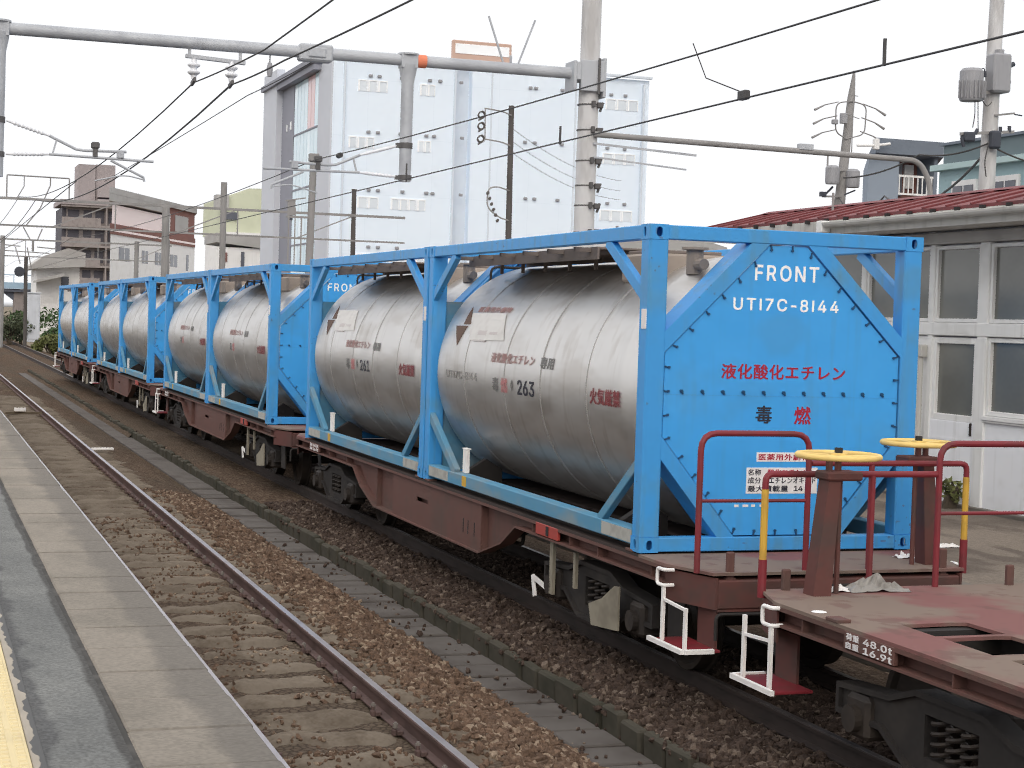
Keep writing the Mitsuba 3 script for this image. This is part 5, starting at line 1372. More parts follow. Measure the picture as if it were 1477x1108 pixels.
t = thing("apartment_block", "narrow grey concrete apartment block with balconies and a blank roof tower", "building")
AX0, AX1, AY = 13.7, 22.4, 250.0
put("wall", B().box(AX0 + 0.8, AX1, AY, AY + 12, 0, 17.6), "apt_grey", t)
put("side_wall", B().box(AX0 + 0.2, AX0 + 0.79, AY + 0.5, AY + 12, 0, 17.2), "apt_dark", t)
for k in range(6):
    z = 17.6 - 2.92 * k
    put("floor_slab", B().box(AX0, AX1 - 0.2, AY - 1.5, AY - 0.01, z - 0.32, z), "apt_grey", t)
    if k < 5 or True:
        put("balcony_wall", B().box(AX0 + 0.05, AX0 + 5.6, AY - 1.5, AY - 1.36, z - 2.92, z - 1.85), "apt_grey", t)
        for x0, x1 in ((AX0 + 1.0, AX0 + 2.6), (AX0 + 3.2, AX0 + 4.4), (AX0 + 4.9, AX0 + 6.2), (AX0 + 6.8, AX0 + 8.0)):
            w = put("window", B().box(x0, x1, AY - 0.06, AY - 0.012, z - 2.5, z - 0.7), "apt_dark", t)
    put("partition", B().box(AX0 + 6.3, AX0 + 6.5, AY - 1.49, AY - 0.02, z - 2.9, z - 0.33), "apt_grey", t)
put("roof_edge", B().box(AX0 - 0.2, AX1 + 0.2, AY - 1.7, AY + 12, 17.601, 18.3), "apt_cap", t)
put("roof_tower", B().box(16.2, 18.62, AY + 1, AY + 8, 18.301, 23.7), "apt_cap", t)
put("roof_tower", B().box(18.72, 21.5, AY + 1.4, AY + 8, 18.301, 23.8), "apt_cap", t)
put("roof_tower", B().box(18.9, 22.2, AY - 0.6, AY + 1.38, 18.9, 20.1).box(18.9, 22.0, AY - 0.7, AY + 1.3, 18.301, 18.6), "apt_cap", t)

M, o = turned((10.4, 150.0), 66)
M[:, 1] = [0.104, 0.995, 0]        # its end walls stand askew to its long front
t = thing("white_house", "long white house with four windows and a red-brown upper terrace band", "building")
tb = lambda b: b.xf(M, o)
put("wall", tb(B().box(0, 28.6, 0.02, 9, 0, 9.5)), "house_white", t)
put("terrace_band", tb(B().box(-0.2, 28.7, -0.35, 9, 9.501, 10.45)), "house_brown", t)
put("terrace_rail", tb(B().box(-0.2, 28.7, -0.42, -0.352, 9.75, 9.95)), "house_pink", t)
put("upper_wall", tb(B().box(0.3, 16.4, 1.5, 9, 10.451, 12.3)), "house_pink", t)
put("upper_wall", tb(B().box(16.6, 28.5, 1.2, 9, 10.451, 13.2)), "house_brown", t)
d = put("door", tb(B().box(17.2, 19.2, 1.08, 1.19, 10.46, 12.6)), "house_white", t)
put("opening", tb(B().box(17.6, 18.8, 1.02, 1.079, 10.5, 12.3)), "window_dark", d)
put("panel", tb(B().box(21.0, 26.0, 1.12, 1.198, 10.9, 12.6)), "roof_grey", t)
put("roof", tb(B().box(-0.6, 29.2, 0.2, 9.6, 13.201, 13.75).box(-0.6, 16.5, 0.3, 9.5, 12.5, 13.2)), "roof_grey", t)
for a, b_ in ((2.6, 5.8), (9.7, 11.7), (14.1, 16.6), (19.4, 22.0)):
    w = put("window", tb(B().box(a, b_, -0.06, 0.019, 7.15, 8.4)), "window_dark", t)
    put("frame", tb(B().box((a + b_) / 2 - 0.08, (a + b_) / 2 + 0.08, -0.1, -0.061, 7.15, 8.4)), "house_white", w)
put("window", tb(B().box(25.4, 26.3, -0.06, 0.019, 6.9, 8.6)), "window_dark", t)

t = thing("pale_green_house", "house with a tall pale green roof beside the tall blue building", "building")
put("roof", B().prism([(16.9, 9.05), (16.9, 11.9), (19.0, 12.75), (26, 12.9), (26, 9.05)], "y", 128, 138), "green_roof", t)
put("wall", B().box(17.1, 25.8, 128.2, 137.8, 0, 9.049), "house_white", t)
put("gutter", B().box(16.8, 26, 127.75, 127.99, 8.95, 9.15), "house_white", t)
put("chimney", B().box(16.3, 17.3, 127.6, 129, 11.0, 12.1), "roof_grey", t)
put("window", B().box(16.95, 18.1, 127.8, 127.95, 10.15, 10.75), "window_dark", t)
put("window", B().box(18.85, 19.4, 128.1, 128.19, 7.95, 8.4), "window_dark", t)

t = thing("grey_roof_house", "low house with a broad grey roof in front of the pale green house", "building")
put("roof", B().prism([(15.0, 7.95), (15.0, 8.65), (18.3, 8.45), (19.3, 7.7), (18.4, 7.62)], "y", 119, 125), "roof_grey", t)
put("wall", B().box(15.1, 18.6, 119.3, 124.8, 0, 7.61), "house_white", t)
put("window", B().box(15.4, 15.85, 119.2, 119.29, 6.5, 7.2), "house_brown", t)
put("window", B().box(16.9, 17.15, 119.2, 119.29, 6.2, 7.3), "window_dark", t)

t = thing("low_white_house", "small white house with a grey pitched roof left of the apartment block", "building")
put("wall", B().box(4.6, 8.6, 160, 168, 0, 6.6), "house_white", t)
put("roof", B().prism([(3.9, 6.2), (3.9, 6.5), (5.2, 7.5), (7.4, 8.3), (9.0, 7.9), (9.0, 6.6)], "y", 158.5, 168.5), "roof_grey", t)
put("awning", B().prism([(4.3, 4.9), (4.3, 5.1), (7.0, 5.9), (7.0, 5.6)], "y", 157.5, 159.9), "roof_grey", t)
put("window", B().box(6.9, 7.6, 159.9, 159.99, 4.4, 5.6), "window_dark", t)

# blue-grey house and teal house behind the red roof
t = thing("slate_house", "slate blue box house with a recessed balcony behind the red roof", "building")
gx = lambda u: 25.9 + u
put("wall", B().prism([(gx(1.18), 45), (gx(2.48), 45), (gx(5.5), 51), (gx(4.75), 51.5)], "z", 0, 9.42), "slate_light", t)
put("upper_wall", B().prism([(gx(1.28), 44.7), (gx(4.2), 44.7), (gx(7.6), 51), (gx(4.9), 51.5)], "z", 9.421, 9.98), "slate_blue", t)
put("recess", B().prism([(gx(3.08), 46.2), (gx(4.15), 46.2), (gx(6.5), 51), (gx(5.51), 51)], "z", 0, 9.42), "house_brown", t, label="brown back wall of the recessed balcony")
put("door", B().box(gx(2.9), gx(3.3), 46.1, 46.19, 8.0, 9.2), "window_dark", t)
put("window", B().box(gx(3.4), gx(3.8), 46.1, 46.19, 8.3, 9.2), "house_white", t)
bl = put("balcony_rail", B().box(gx(2.49), gx(4.15), 45.02, 45.08, 8.62, 8.70).box(gx(2.49), gx(4.15), 45.02, 45.08, 7.95, 8.02), "house_white", t)
for k in range(9):
    put("baluster", B().box(gx(2.52) + 0.2 * k, gx(2.56) + 0.2 * k, 45.03, 45.07, 8.0, 8.63), "house_white", bl)
put("column", B().box(gx(4.0), gx(4.15), 45.0, 46.19, 8.0, 9.42), "slate_blue", t)
t = thing("teal_house", "teal house with white windows behind the red roof near the transformer pole", "building")
put("wall", B().box(19, 26, 14, 27.6, 0, 7.1), "teal_wall", t)
put("upper_wall", B().box(19.08, 26, 14, 27.55, 7.101, 7.72), "teal_dark", t)
put("roof_edge", B().box(19.0, 26.1, 13.9, 27.65, 7.721, 7.79), "slate_blue", t)
put("fascia", B().box(18.80, 19.079, 13.6, 27.75, 7.05, 7.20), "teal_light", t)
for a in (26.9, 25.1, 23.4):
    w = put("window", B().box(18.93, 18.999, a - 1.1, a, 6.0, 6.74), "house_white", t)
    put("pane", B().box(18.90, 18.929, a - 0.5, a - 0.1, 6.05, 6.6).box(18.90, 18.929, a - 1.0, a - 0.6, 6.05, 6.6), "window_dark", w)
t = thing("far_pale_block", "pale grey block peeping over the teal house roof", "building")
put("wall", B().box(50.5, 58, 62, 70, 0, 13.3), "hotel_grey", t)
put("roof_edge", B().box(50.4, 58.1, 61.9, 70.1, 13.301, 13.55), "roof_grey", t)

# ------------------------------------------------------------------ overhead line: portal, brackets, wires
GY = 18.0
t = thing("portal_mast", "banded pale concrete mast carrying the grey pipe portal over the tracks", "mast")
put("mast", B().tube([(5.22, GY, 0.2), (5.27, GY, 10.5)], [0.200, 0.180], 28), "pole_concrete", t, smooth=40)
for z in (4.45, 4.95, 5.32, 5.78, 6.35, 6.82):
    bnd = put("band", B().cyl((5.24, GY, z - 0.012), (5.24, GY, z + 0.012), 0.197, 28), "band_steel", t)
    put("clamp", B().box(5.24, 5.30, GY - 0.27, GY - 0.18, z - 0.06, z + 0.06, 0.01).box(5.36, 5.48, GY - 0.2, GY - 0.05, z - 0.055, z + 0.045, 0.01).bar((5.44, GY - 0.12, z - 0.12), (5.50, GY - 0.12, z + 0.05), 0.03, 0.04), "band_steel", bnd)
put("bracket", B().box(5.0, 5.46, GY - 0.26, GY - 0.2, 7.05, 7.62, 0.01).box(5.44, 5.50, GY - 0.25, GY + 0.2, 6.95, 7.68, 0.01).box(4.86, 4.92, GY - 0.24, GY + 0.24, 7.05, 7.60, 0.01).box(4.92, 5.44, GY - 0.235, GY + 0.23, 7.25, 7.58, 0.01), "galvanised", t)
put("bracket", B().box(5.32, 5.36, GY - 0.30, GY - 0.262, 7.0, 7.66), "band_steel", t)
put("strut", B().tube(bend([(5.30, GY - 0.22, 6.265), (12.25, GY - 0.22, 6.19), (12.52, GY - 0.22, 5.75), (12.54, GY - 0.22, 4.6)], 0.5, 8), 0.055, 12), "pole_grey", t)
put("strut_box", B().box(9.55, 9.85, GY - 0.29, GY - 0.15, 6.24, 6.36, 0.01), "galvanised", t)
put("cross_arm", B().bar((5.3, GY - 0.2, 6.1), (7.4, GY - 0.2, 6.0), 0.03, 0.04).bar((5.3, GY - 0.2, 5.85), (7.2, GY - 0.2, 5.72), 0.03, 0.03), "galvanised", t)
t = thing("portal_beam", "long grey pipe beam over the tracks with two drop posts", "overhead line beam")
put("pipe", B().cyl((-13.0, GY, 7.36), (4.90, GY, 7.385), 0.105, 20), "galvanised", t, smooth=40)
put("collar", B().cyl((1.80, GY, 7.38), (2.08, GY, 7.38), 0.118, 20), "orange_paint", t, label="orange sleeve on the pipe beam by the drop post")
for dx, z1, lab in ((1.755, 5.205, None), (-5.30, 4.9, None)):
    dp = put("drop_post", B().tube([(dx, GY, 7.30), (dx, GY, 7.2), (dx, GY, 6.98), (dx - 0.005, GY, z1)], [0.165, 0.155, 0.112, 0.108], 20), "galvanised", t, smooth=40)
    put("flange", B().cyl((dx, GY, 7.47), (dx, GY, 7.50), 0.19, 20).box(dx - 0.15, dx + 0.15, GY - 0.13, GY + 0.13, 7.24, 7.47), "galvanised", dp)
    put("clamp", B().cyl((dx, GY, 5.80), (dx, GY, 5.90), 0.122, 20).box(dx - 0.18, dx - 0.10, GY - 0.05, GY + 0.05, 5.81, 5.89), "band_steel", dp)
    put("clamp", B().cyl((dx, GY, 5.235), (dx, GY, 5.32), 0.122, 20).box(dx - 0.18, dx - 0.10, GY - 0.05, GY + 0.05, 5.24, 5.31), "band_steel", dp)
put("pipe_clamp", B().box(-0.25, 0.35, GY - 0.13, GY + 0.13, 7.22, 7.52, 0.03).box(-0.10, 0.22, GY - 0.16, GY + 0.16, 7.28, 7.46, 0.02), "galvanised", t)
put("roof_stay", B().bar((3.55, GY, 7.49), (3.25, GY, 8.3), 0.03, 0.03).bar((3.85, GY, 7.49), (4.15, GY, 8.3), 0.03, 0.03).bar((3.7, GY, 7.49), (3.7, GY, 7.62), 0.03, 0.04), "galvanised", t)


def disc_insulator(a, b, n, r, rod=0.018):
    a, b = np.asarray(a, float), np.asarray(b, float)
    L = np.linalg.norm(b - a)
    ax = (b - a) / L
    prof = [(rod, 0)]
    for k in range(n):
        h = L * (0.15 + 0.7 * (k + 0.5) / n)
        s = L * 0.7 / n * 0.42
        prof += [(rod * 1.3, h - s), (r, h - s * 0.25), (r * 0.96, h + s * 0.25), (rod * 1.3, h + s)]
    prof.append((rod, L))
    return B().lathe(prof, a, ax, 14)


def cantilever(x, s, label):
    """Hinged bracket on the drop post at x, reaching to the side s over a track."""
    t = thing("catenary_bracket", label, "overhead line bracket")
    y = GY
    put("insulator", disc_insulator((x + s * 0.14, y, 5.845), (x + s * 0.86, y, 5.63), 8, 0.036), "insulator", t, smooth=30)
    put("insulator", disc_insulator((x + s * 0.14, y, 5.285), (x + s * 0.86, y, 5.325), 8, 0.036), "insulator", t, smooth=30)
    put("tie", B().tube([(x + s * 0.84, y, 5.635), (x + s * 1.28, y, 5.435), (x + s * 1.42, y, 5.42), (x + s * 2.12, y, 5.44)], 0.025, 10), "galvanised", t)
    put("arm", B().tube([(x + s * 0.84, y, 5.325), (x + s * 2.58, y, 5.30)], 0.024, 10), "galvanised", t)
    put("brace", B().bar((x + s * 0.90, y, 5.34), (x + s * 0.96, y, 5.57), 0.03, 0.03), "galvanised", t)
    put("messenger_clamp", B().box(x + s * 1.67, x + s * 1.53, y - 0.06, y + 0.06, 5.462, 5.575, 0.02).box(x + s * 1.64, x + s * 1.56, y - 0.04, y + 0.04, 5.33, 5.46), "band_steel", t)
    put("end_block", B().box(x + s * 1.96, x + s * 2.08, y - 0.05, y + 0.05, 5.325, 5.46, 0.01), "galvanised", t)
    put("steady_arm", B().tube([(x + s * 1.86, y, 5.28), (x + s * 2.42, y, 5.02), (x + s * 2.43, y, 4.95)], 0.022, 8).tube(bend([(x + s * 2.43, y, 4.98), (x + s * 2.1, y, 5.05), (x + s * 1.6, y, 4.92)], 0.4, 8), 0.012, 8), "galvanised", t)
    return t


cantilever(1.755, -1, "hinged catenary bracket on the drop post in front of the tall blue building")
cantilever(-5.30, 1, "hinged catenary bracket against the white sky at the upper left")
t = thing("feeder_bracket", "small bracket with two white insulators hanging from the beam at the upper left", "insulator bracket")
put("bar", B().bar((-2.22, GY, 7.15), (-1.18, GY, 7.10), 0.07, 0.07, c=0.01).bar((-2.15, GY, 7.15), (-2.15, GY, 7.30), 0.05, 0.05, (1, 0, 0)).bar((-1.27, GY, 7.1), (-1.27, GY, 7.30), 0.05, 0.05, (1, 0, 0)), "galvanised", t)
for x in (-2.07, -1.42):
    put("insulator", disc_insulator((x, GY, 7.11), (x, GY, 6.76), 2, 0.11, 0.04), "insulator", t, smooth=30)
    put("clamp", B().bar((x, GY - 0.16, 6.74), (x, GY + 0.2, 6.70), 0.05, 0.08, c=0.01), "band_steel", t)
t = thing("hanging_weight", "small dark insulator hanging under the portal beam at the upper left", "insulator")
put("rod", B().cyl((-0.75, GY, 7.12), (-0.75, GY, 7.28), 0.012, 8), "wire", t)
put("weight", disc_insulator((-0.75, GY, 7.14), (-0.75, GY, 6.90), 1, 0.055, 0.035), "vent_dark", t, smooth=30)


def wire(label, pts, r=0.010, sag=0.0, cat="overhead wire"):
    """A wire through points; sag: drop in the middle of each span."""
    key = thing("overhead_wire", label, cat)
    P = []
    for a, b in zip(pts, pts[1:]):
        a, b = np.array(a, float), np.array(b, float)
        for s in np.linspace(0, 1, 14)[:-1]:
            q = a + (b - a) * s
            q[2] -= sag * 4 * s * (1 - s)
            P.append(q)
    P.append(np.array(pts[-1], float))
    put(key, B().tube(P, r, 6), "wire")
    return key


wire("contact wire over the tank train, the lower of two wires crossing the blue building", [(0.1, -14, 4.70), (0.1, 18, 4.77), (-0.1, 66, 4.85), (0.1, 112, 4.85), (0, 200, 4.85)], 0.0085)
wire("messenger wire over the tank train, the upper of two wires crossing the blue building", [(0.1, -24, 5.45), (0.1, 18, 5.50), (-0.1, 66, 5.75), (0.1, 112, 5.8), (0, 200, 5.8)], 0.0085, 0.26)
wire("left feeder wire running from its insulator down to the far left", [(-2.07, 18, 6.70), (-2.3, 66, 7.45), (-2.4, 120, 7.6)], 0.014, 0.62)
wire("left feeder wire passing up to the right from its insulator", [(-2.07, 18, 6.70), (-1.98, 12, 6.46), (-1.6, -8, 6.9)], 0.012, 0.02)
wire("right feeder wire running from its insulator down to the far left", [(-1.42, 18, 6.71), (-1.6, 66, 7.35), (-1.7, 120, 7.4)], 0.018, 0.75)
wire("right feeder wire passing up to the right from its insulator", [(-1.42, 18, 6.71), (-1.80, 12, 6.23), (-1.03, 12.01, 6.50)][0:1] + [(-1.30, 14, 6.62), (-0.60, 6, 6.75)], 0.014, 0.02)
wire("thin stay wire meeting the right feeder wire from the portal beam", [(0.05, 18, 7.25), (-0.5, 21.5, 6.98), (-1.52, 38.0, 6.33)], 0.009, 0.02)
wire("contact wire over the near track at the left edge", [(-4.0, 18, 4.9), (-3.7, 66, 4.85), (-3.8, 112, 4.85), (-3.8, 220, 4.85)], 0.0085)
for k, (z, dz) in enumerate(((8.95, 0.35), (8.55, 0.3), (8.2, 0.3))):
    wire(("upper", "middle", "lower")[k] + " pale utility wire sagging across the blue building from the dark pole", [(11.25, 40, z - 0.1), (20, 52, z - 0.5)], 0.008, 0.3)
# droppers and small fittings on the wires
t = thing("wire_fitting", "small dark clamp on the messenger wire left of the tall building's drop post", "wire clamp")
put("clamp", B().cyl((0.1, 16.05, 5.43), (0.1, 16.2, 5.43), 0.045, 12), "wire", t)
t = thing("wire_fitting", "small dark clamp on the contact wire right of the concrete mast", "wire clamp")
put("clamp", B().box(0.07, 0.13, 1.06, 1.2, 4.72, 4.80, 0.01).tube([(0.1, 1.2, 4.8), (0.1, 1.9, 5.0), (0.1, 2.2, 5.35)], 0.006, 6), "wire", t)
for y, zt, lab in ((-1.15, 4.92, "dropper stub standing on the contact wire against the sky near the antenna pole"), (5.6, 4.92, "dropper stub standing on the contact wire just left of the concrete mast"), (11.9, 4.98, "dropper stub standing on the contact wire right of the long drop post")):
    t = thing("wire_dropper", lab, "wire dropper", "droppers along the contact wire")
    put("rod", B().bar((0.1, y, 4.72), (0.1, y, zt), 0.02, 0.02), "wire", t)


# ------------------------------------------------------------------ poles
def coil(c, r, n=3):
    pts = []
    for k in range(n * 16):
        a = k / 16 * 2 * PI
        pts.append(np.array(c) + [r * math.sin(a), 0.012 * k / 4, r * math.cos(a) - 0.02 * k / 16])
    return pts


t = thing("utility_pole", "slim dark utility pole with wire racks in front of the tall blue building", "utility pole")
put("pole", B().tube([(11.30, 40, -0.5), (11.22, 40, 9.55)], [0.115, 0.085], 14), "pole_dark", t, smooth=40)
for k, (z, w) in enumerate(((9.28, 1.0), (8.32, 0.95))):
    put("arm", B().tube(bend([(11.2, 39.9, z - 0.05), (10.9, 39.9, z + 0.06), (10.3, 39.9, z + 0.12)], 0.2), 0.022, 8), "pole_grey", t)
put("hanger", B().tube([(10.32, 39.9, 9.4), (10.34, 39.9, 8.42)], 0.02, 8), "pole_grey", t)
for z in (9.2, 8.85, 8.45):
    put("insulator", B().tube(coil((10.2, 39.85, z), 0.10, 2), 0.022, 6).bar((10.1, 39.85, z - 0.2), (10.3, 39.85, z - 0.05), 0.05, 0.05), "pole_dark", t)
lo = put("arm", B().tube(bend([(11.2, 39.9, 6.86), (10.8, 39.9, 6.98), (10.5, 39.9, 6.9), (10.45, 39.9, 6.3), (10.9, 39.9, 6.0), (11.2, 39.9, 5.92)], 0.3), 0.022, 8), "pole_grey", t)
for k in range(6):
    z, x = 6.75 - 0.17 * k, 10.47 + 0.07 * k
    put("insulator", B().lathe([(0.02, -0.06), (0.05, -0.03), (0.045, 0.03), (0.02, 0.06)], (x, 39.85, z), (0.5, 0, 0.86), 8), "pole_dark", t)
t = thing("utility_pole", "grey utility pole with a bracket top left of the tall blue building", "utility pole")
put("pole", B().tube([(8.05, 55, -0.5), (8.19, 55, 8.95)], [0.18, 0.13], 14), "pole_grey", t, smooth=40)
put("cap", B().box(8.0, 8.38, 54.8, 55.1, 8.75, 9.05, 0.02), "pole_grey", t)
put("cable_rack", B().box(7.2, 7.5, 54.9, 55.0, 6.6, 7.2).bar((7.25, 54.9, 6.6), (7.25, 54.9, 4.2), 0.05, 0.04, (0, 1, 0)).bar((7.5, 54.9, 6.9), (7.5, 54.9, 4.6), 0.04, 0.04, (0, 1, 0)).bar((7.75, 54.9, 6.6), (7.75, 54.9, 4.4), 0.05, 0.04, (0, 1, 0)).box(7.15, 8.1, 54.88, 54.95, 6.5, 6.58), "pole_grey", t)
put("arm", B().bar((7.9, 54.9, 7.3), (7.1, 54.9, 7.15), 0.05, 0.05), "pole_grey", t)
t = thing("utility_pole", "short dark pole at the left foot of the tall blue building", "utility pole")
put("pole", B().tube([(13.56, 70, -0.5), (13.52, 70, 8.8)], [0.14, 0.105], 14), "pole_dark", t, smooth=40)
put("cap", B().cyl((13.52, 70, 8.8), (13.52, 70, 8.86), 0.13, 14), "pole_dark", t)

t = thing("transformer_pole", "concrete utility pole with grey transformers above the red roof at the right", "utility pole")
put("pole", B().tube([(21.95, 30, -0.3), (22.2, 30, 12.4)], [0.28, 0.20], 20), "pole_concrete", t, smooth=40)
tr = put("transformer", B().lathe([(0.01, 9.30), (0.30, 9.30), (0.33, 9.36), (0.33, 10.12), (0.26, 10.2), (0.01, 10.24)], (21.33, 29.8, 0), (0, 0, 1), 24), "transformer_grey", t, smooth=35)
b = B()
for k in range(11):
    a = PI + PI * k / 10
    b.bar((21.33 + 0.36 * math.cos(a), 29.8 + 0.36 * math.sin(a), 9.36), (21.33 + 0.36 * math.cos(a), 29.8 + 0.36 * math.sin(a), 9.85), 0.02, 0.10, (math.cos(a), math.sin(a), 0))
put("fin", b, "transformer_grey", tr)
put("bushing", B().cyl((21.75, 29.8, 10.0), (21.75, 29.8, 10.16), 0.05, 10).tube(bend([(21.75, 29.8, 10.14), (21.72, 29.8, 10.26), (21.62, 29.8, 10.2)], 0.06), 0.015, 6), "switch_dark", tr)
put("transformer", B().box(21.86, 22.44, 29.5, 29.95, 9.58, 10.66, 0.05).cyl((22.15, 29.72, 10.66), (22.15, 29.72, 10.78), 0.13, 12), "transformer_grey", t)
put("insulator", B().cyl((22.46, 29.7, 10.35), (22.62, 29.7, 10.42), 0.07, 10).cyl((22.44, 29.7, 9.9), (22.52, 29.7, 9.9), 0.06, 8), "switch_dark", t)
put("cross_arm", B().bar((21.4, 29.8, 9.55), (22.3, 29.8, 9.60), 0.07, 0.08).bar((21.0, 29.75, 8.36), (22.75, 29.75, 8.53), 0.07, 0.08).bar((22.1, 29.75, 8.95), (22.75, 29.75, 9.05), 0.05, 0.05), "pole_grey", t)
sw = put("switch", B().box(21.08, 21.42, 29.6, 29.9, 8.15, 8.42, 0.04).cyl((21.1, 29.7, 8.0), (21.02, 29.7, 8.25), 0.05, 8).cyl((21.45, 29.7, 8.38), (21.52, 29.7, 8.52), 0.05, 8), "switch_dark", t)
put("splice_box", B().box(21.9, 22.2, 29.5, 29.75, 8.0, 8.5, 0.05), "switch_dark", t)
put("insulator", B().cyl((22.6, 29.75, 8.5), (22.6, 29.75, 8.68), 0.05, 8).cyl((22.3, 29.75, 8.5), (22.3, 29.75, 8.64), 0.05, 8).cyl((22.75, 29.75, 9.02), (23.0, 29.75, 9.0), 0.02, 6), "switch_dark", t)
put("lead", B().tube(bend([(21.4, 29.7, 9.3), (21.42, 29.7, 8.9), (21.36, 29.7, 8.55)], 0.2), 0.014, 6).tube(bend([(21.5, 29.7, 9.3), (21.53, 29.7, 8.7), (21.55, 29.7, 8.45)], 0.2), 0.014, 6).tube(bend([(21.62, 29.7, 9.35), (21.8, 29.7, 9.15), (21.95, 29.7, 9.3)], 0.2), 0.014, 6).tube(bend([(21.85, 29.6, 8.2), (21.72, 29.6, 7.6), (21.8, 29.6, 7.2)], 0.3), 0.018, 6), "wire", t)
POLE = T4().translate([15.21, 19.99, 0.43]) @ T4().scale(0.764) @ T4().translate([-21.95, -30.0, 0.3])
for k in [k for k in scene if isinstance(scene[k], dict) and k.startswith("transformer_pole__")]:
    scene[k] = {**scene[k], "to_world": POLE}
on_pole = lambda x, y, z: (15.21 + 0.764 * (x - 21.95), 19.99 + 0.764 * (y - 30.0), 0.43 + 0.764 * (z + 0.3))
wire("thick black cable looping from the transformer pole towards the grey box house", [on_pole(22.0, 29.7, 8.2), on_pole(20.5, 31, 7.85), on_pole(19.2, 33, 7.25)], 0.02, 0.12, "cable")
wire("pair of black cables running off to the right from the transformer pole", [on_pole(22.2, 29.7, 8.0), on_pole(26.0, 29.0, 7.9)], 0.02, 0.3, "cable")
wire("dark cable along the red roof towards the antenna pole", [on_pole(22.0, 30, 7.9), (26, 42, 7.6), (31.5, 55, 8.6)], 0.03, 0.7, "cable")

t = thing("antenna_pole", "leaning grey utility pole with six drooping arms and two transformers", "utility pole")
put("pole", B().tube([(31.2, 55, 0.0), (31.58, 55, 8.4), (31.95, 55, 12.9), (32.05, 55, 14.1)], [0.28, 0.24, 0.17, 0.05], 14), "pole_grey", t, smooth=40)
for s in (-1, 1):
    put("loop", B().tube(bend([(31.86, 54.8, 12.75), (31.86 + s * 0.75, 54.8, 12.62), (31.84 + s * 0.72, 54.8, 11.35), (31.68, 54.8, 11.1)], 0.3), 0.03, 6), "pole_grey", t)
    for k, z in enumerate((12.55, 11.95, 11.35)):
        x0 = 31.82 - 0.04 * k
        put("arm", B().tube([(x0 + s * 0.6, 54.8, z + 0.12), (x0 + s * 1.25, 54.8, z - 0.05), (x0 + s * 1.75, 54.8, z - 0.30)], [0.025, 0.03, 0.06], 6), "pole_grey", t)
put("box", B().box(31.35, 31.65, 54.7, 54.9, 11.75, 12.2, 0.02).box(30.95, 31.2, 54.7, 54.9, 11.7, 11.9, 0.02), "transformer_grey", t)
for x, z in ((31.0, 9.5), (32.0, 9.4)):
    put("transformer", B().lathe([(0.01, z - 0.4), (0.28, z - 0.4), (0.31, z - 0.3), (0.31, z + 0.3), (0.2, z + 0.4), (0.01, z + 0.42)], (x, 54.7, 0), (0, 0, 1), 16), "transformer_grey", t, smooth=35)
put("cross_arm", B().bar((30.8, 54.8, 9.7), (32.2, 54.8, 9.75), 0.08, 0.08).bar((30.8, 54.8, 9.7), (30.8, 54.8, 10.5), 0.06, 0.06, (1, 0, 0)).bar((30.6, 54.8, 8.55), (31.6, 54.8, 8.6), 0.08, 0.08), "pole_grey", t)
put("fitting", B().box(30.5, 30.75, 54.7, 54.9, 8.55, 8.75).bar((30.7, 54.8, 8.6), (31.1, 54.8, 9.0), 0.06, 0.08).bar((31.5, 54.8, 8.6), (32.2, 54.8, 8.9), 0.05, 0.06), "switch_dark", t)
t = thing("roof_aerial", "thin television aerial standing on the slate blue house", "aerial")
put("mast", B().cyl((29.2, 50, 9.98), (29.2, 50, 12.6), 0.025, 8).bar((28.9, 50, 11.5), (29.5, 50, 11.35), 0.03, 0.03).bar((29.0, 50, 12.3), (29.4, 50, 12.25), 0.03, 0.03), "pole_grey", t)
t = thing("roof_pipe", "white pipe fitting on the roof edge of the slate blue house", "pipe")
put("pipe", B().tube(bend([(26.2, 44.4, 9.6), (27.0, 44.4, 9.65), (27.6, 44.4, 9.75)], 0.2), 0.05, 8).box(26.9, 27.1, 44.3, 44.5, 9.5, 9.9, 0.02), "house_white", t)


# far portals over the tracks
def lattice_portal(y, z0, z1, xa, xb, posts, label, diag):
    t = thing("lattice_portal", label, "overhead line portal")
    put("chord", B().bar((xa, y, z1), (xb, y, z1), 0.10, 0.11), "pole_grey", t)
    put("chord", B().bar((xa, y, z0), (xb, y, z0), 0.07, 0.08), "pole_grey", t)
    n = int((xb - xa) / diag)
    for k in range(n):
        x = xa + diag * k
        put("lacing", B().bar((x, y, z0), (x + diag, y, z1), 0.05, 0.06, (0, 1, 0)) if k % 2 else B().bar((x, y, z1), (x, y, z0), 0.05, 0.06, (0, 1, 0)), "pole_grey", t)
    for x, zt, r in posts:
        put("post", B().tube([(x, y, -0.5), (x, y, zt)], r, 10), "pole_grey", t)
    return t


t = lattice_portal(66.0, 6.2, 7.36, -9.0, 15.0, [(4.0, 7.3, 0.17), (6.55, 8.55, 0.14), (-8.8, 7.6, 0.16)], "nearer lattice portal over the tracks before the white house", 2.7)
b = B().tube(bend([(-2.82, 66, 7.36), (-2.82, 66, 8.36), (-0.2, 66, 8.34), (-0.2, 66, 7.36)], 0.05), 0.035, 6).tube([(-2.1, 66, 8.36), (-2.1, 66, 7.9), (-2.4, 66, 7.36)], 0.025, 6).tube([(-1.0, 66, 8.34), (-1.0, 66, 8.0), (-1.4, 66, 7.0), (-2.0, 66, 6.2)], 0.03, 6)
put("top_frame", b, "pole_grey", t)
put("bracket", B().tube([(-2.1, 66, 6.15), (-1.8, 66, 5.6), (-1.5, 66, 5.6), (-1.3, 66, 6.1)], 0.03, 6).cyl((-1.68, 66, 5.1), (-1.68, 66, 5.6), 0.05, 8).bar((-2.9, 66, 5.35), (-2.2, 66, 5.3), 0.05, 0.05).bar((-1.5, 66, 5.3), (-0.7, 66, 5.25), 0.05, 0.05), "pole_grey", t)
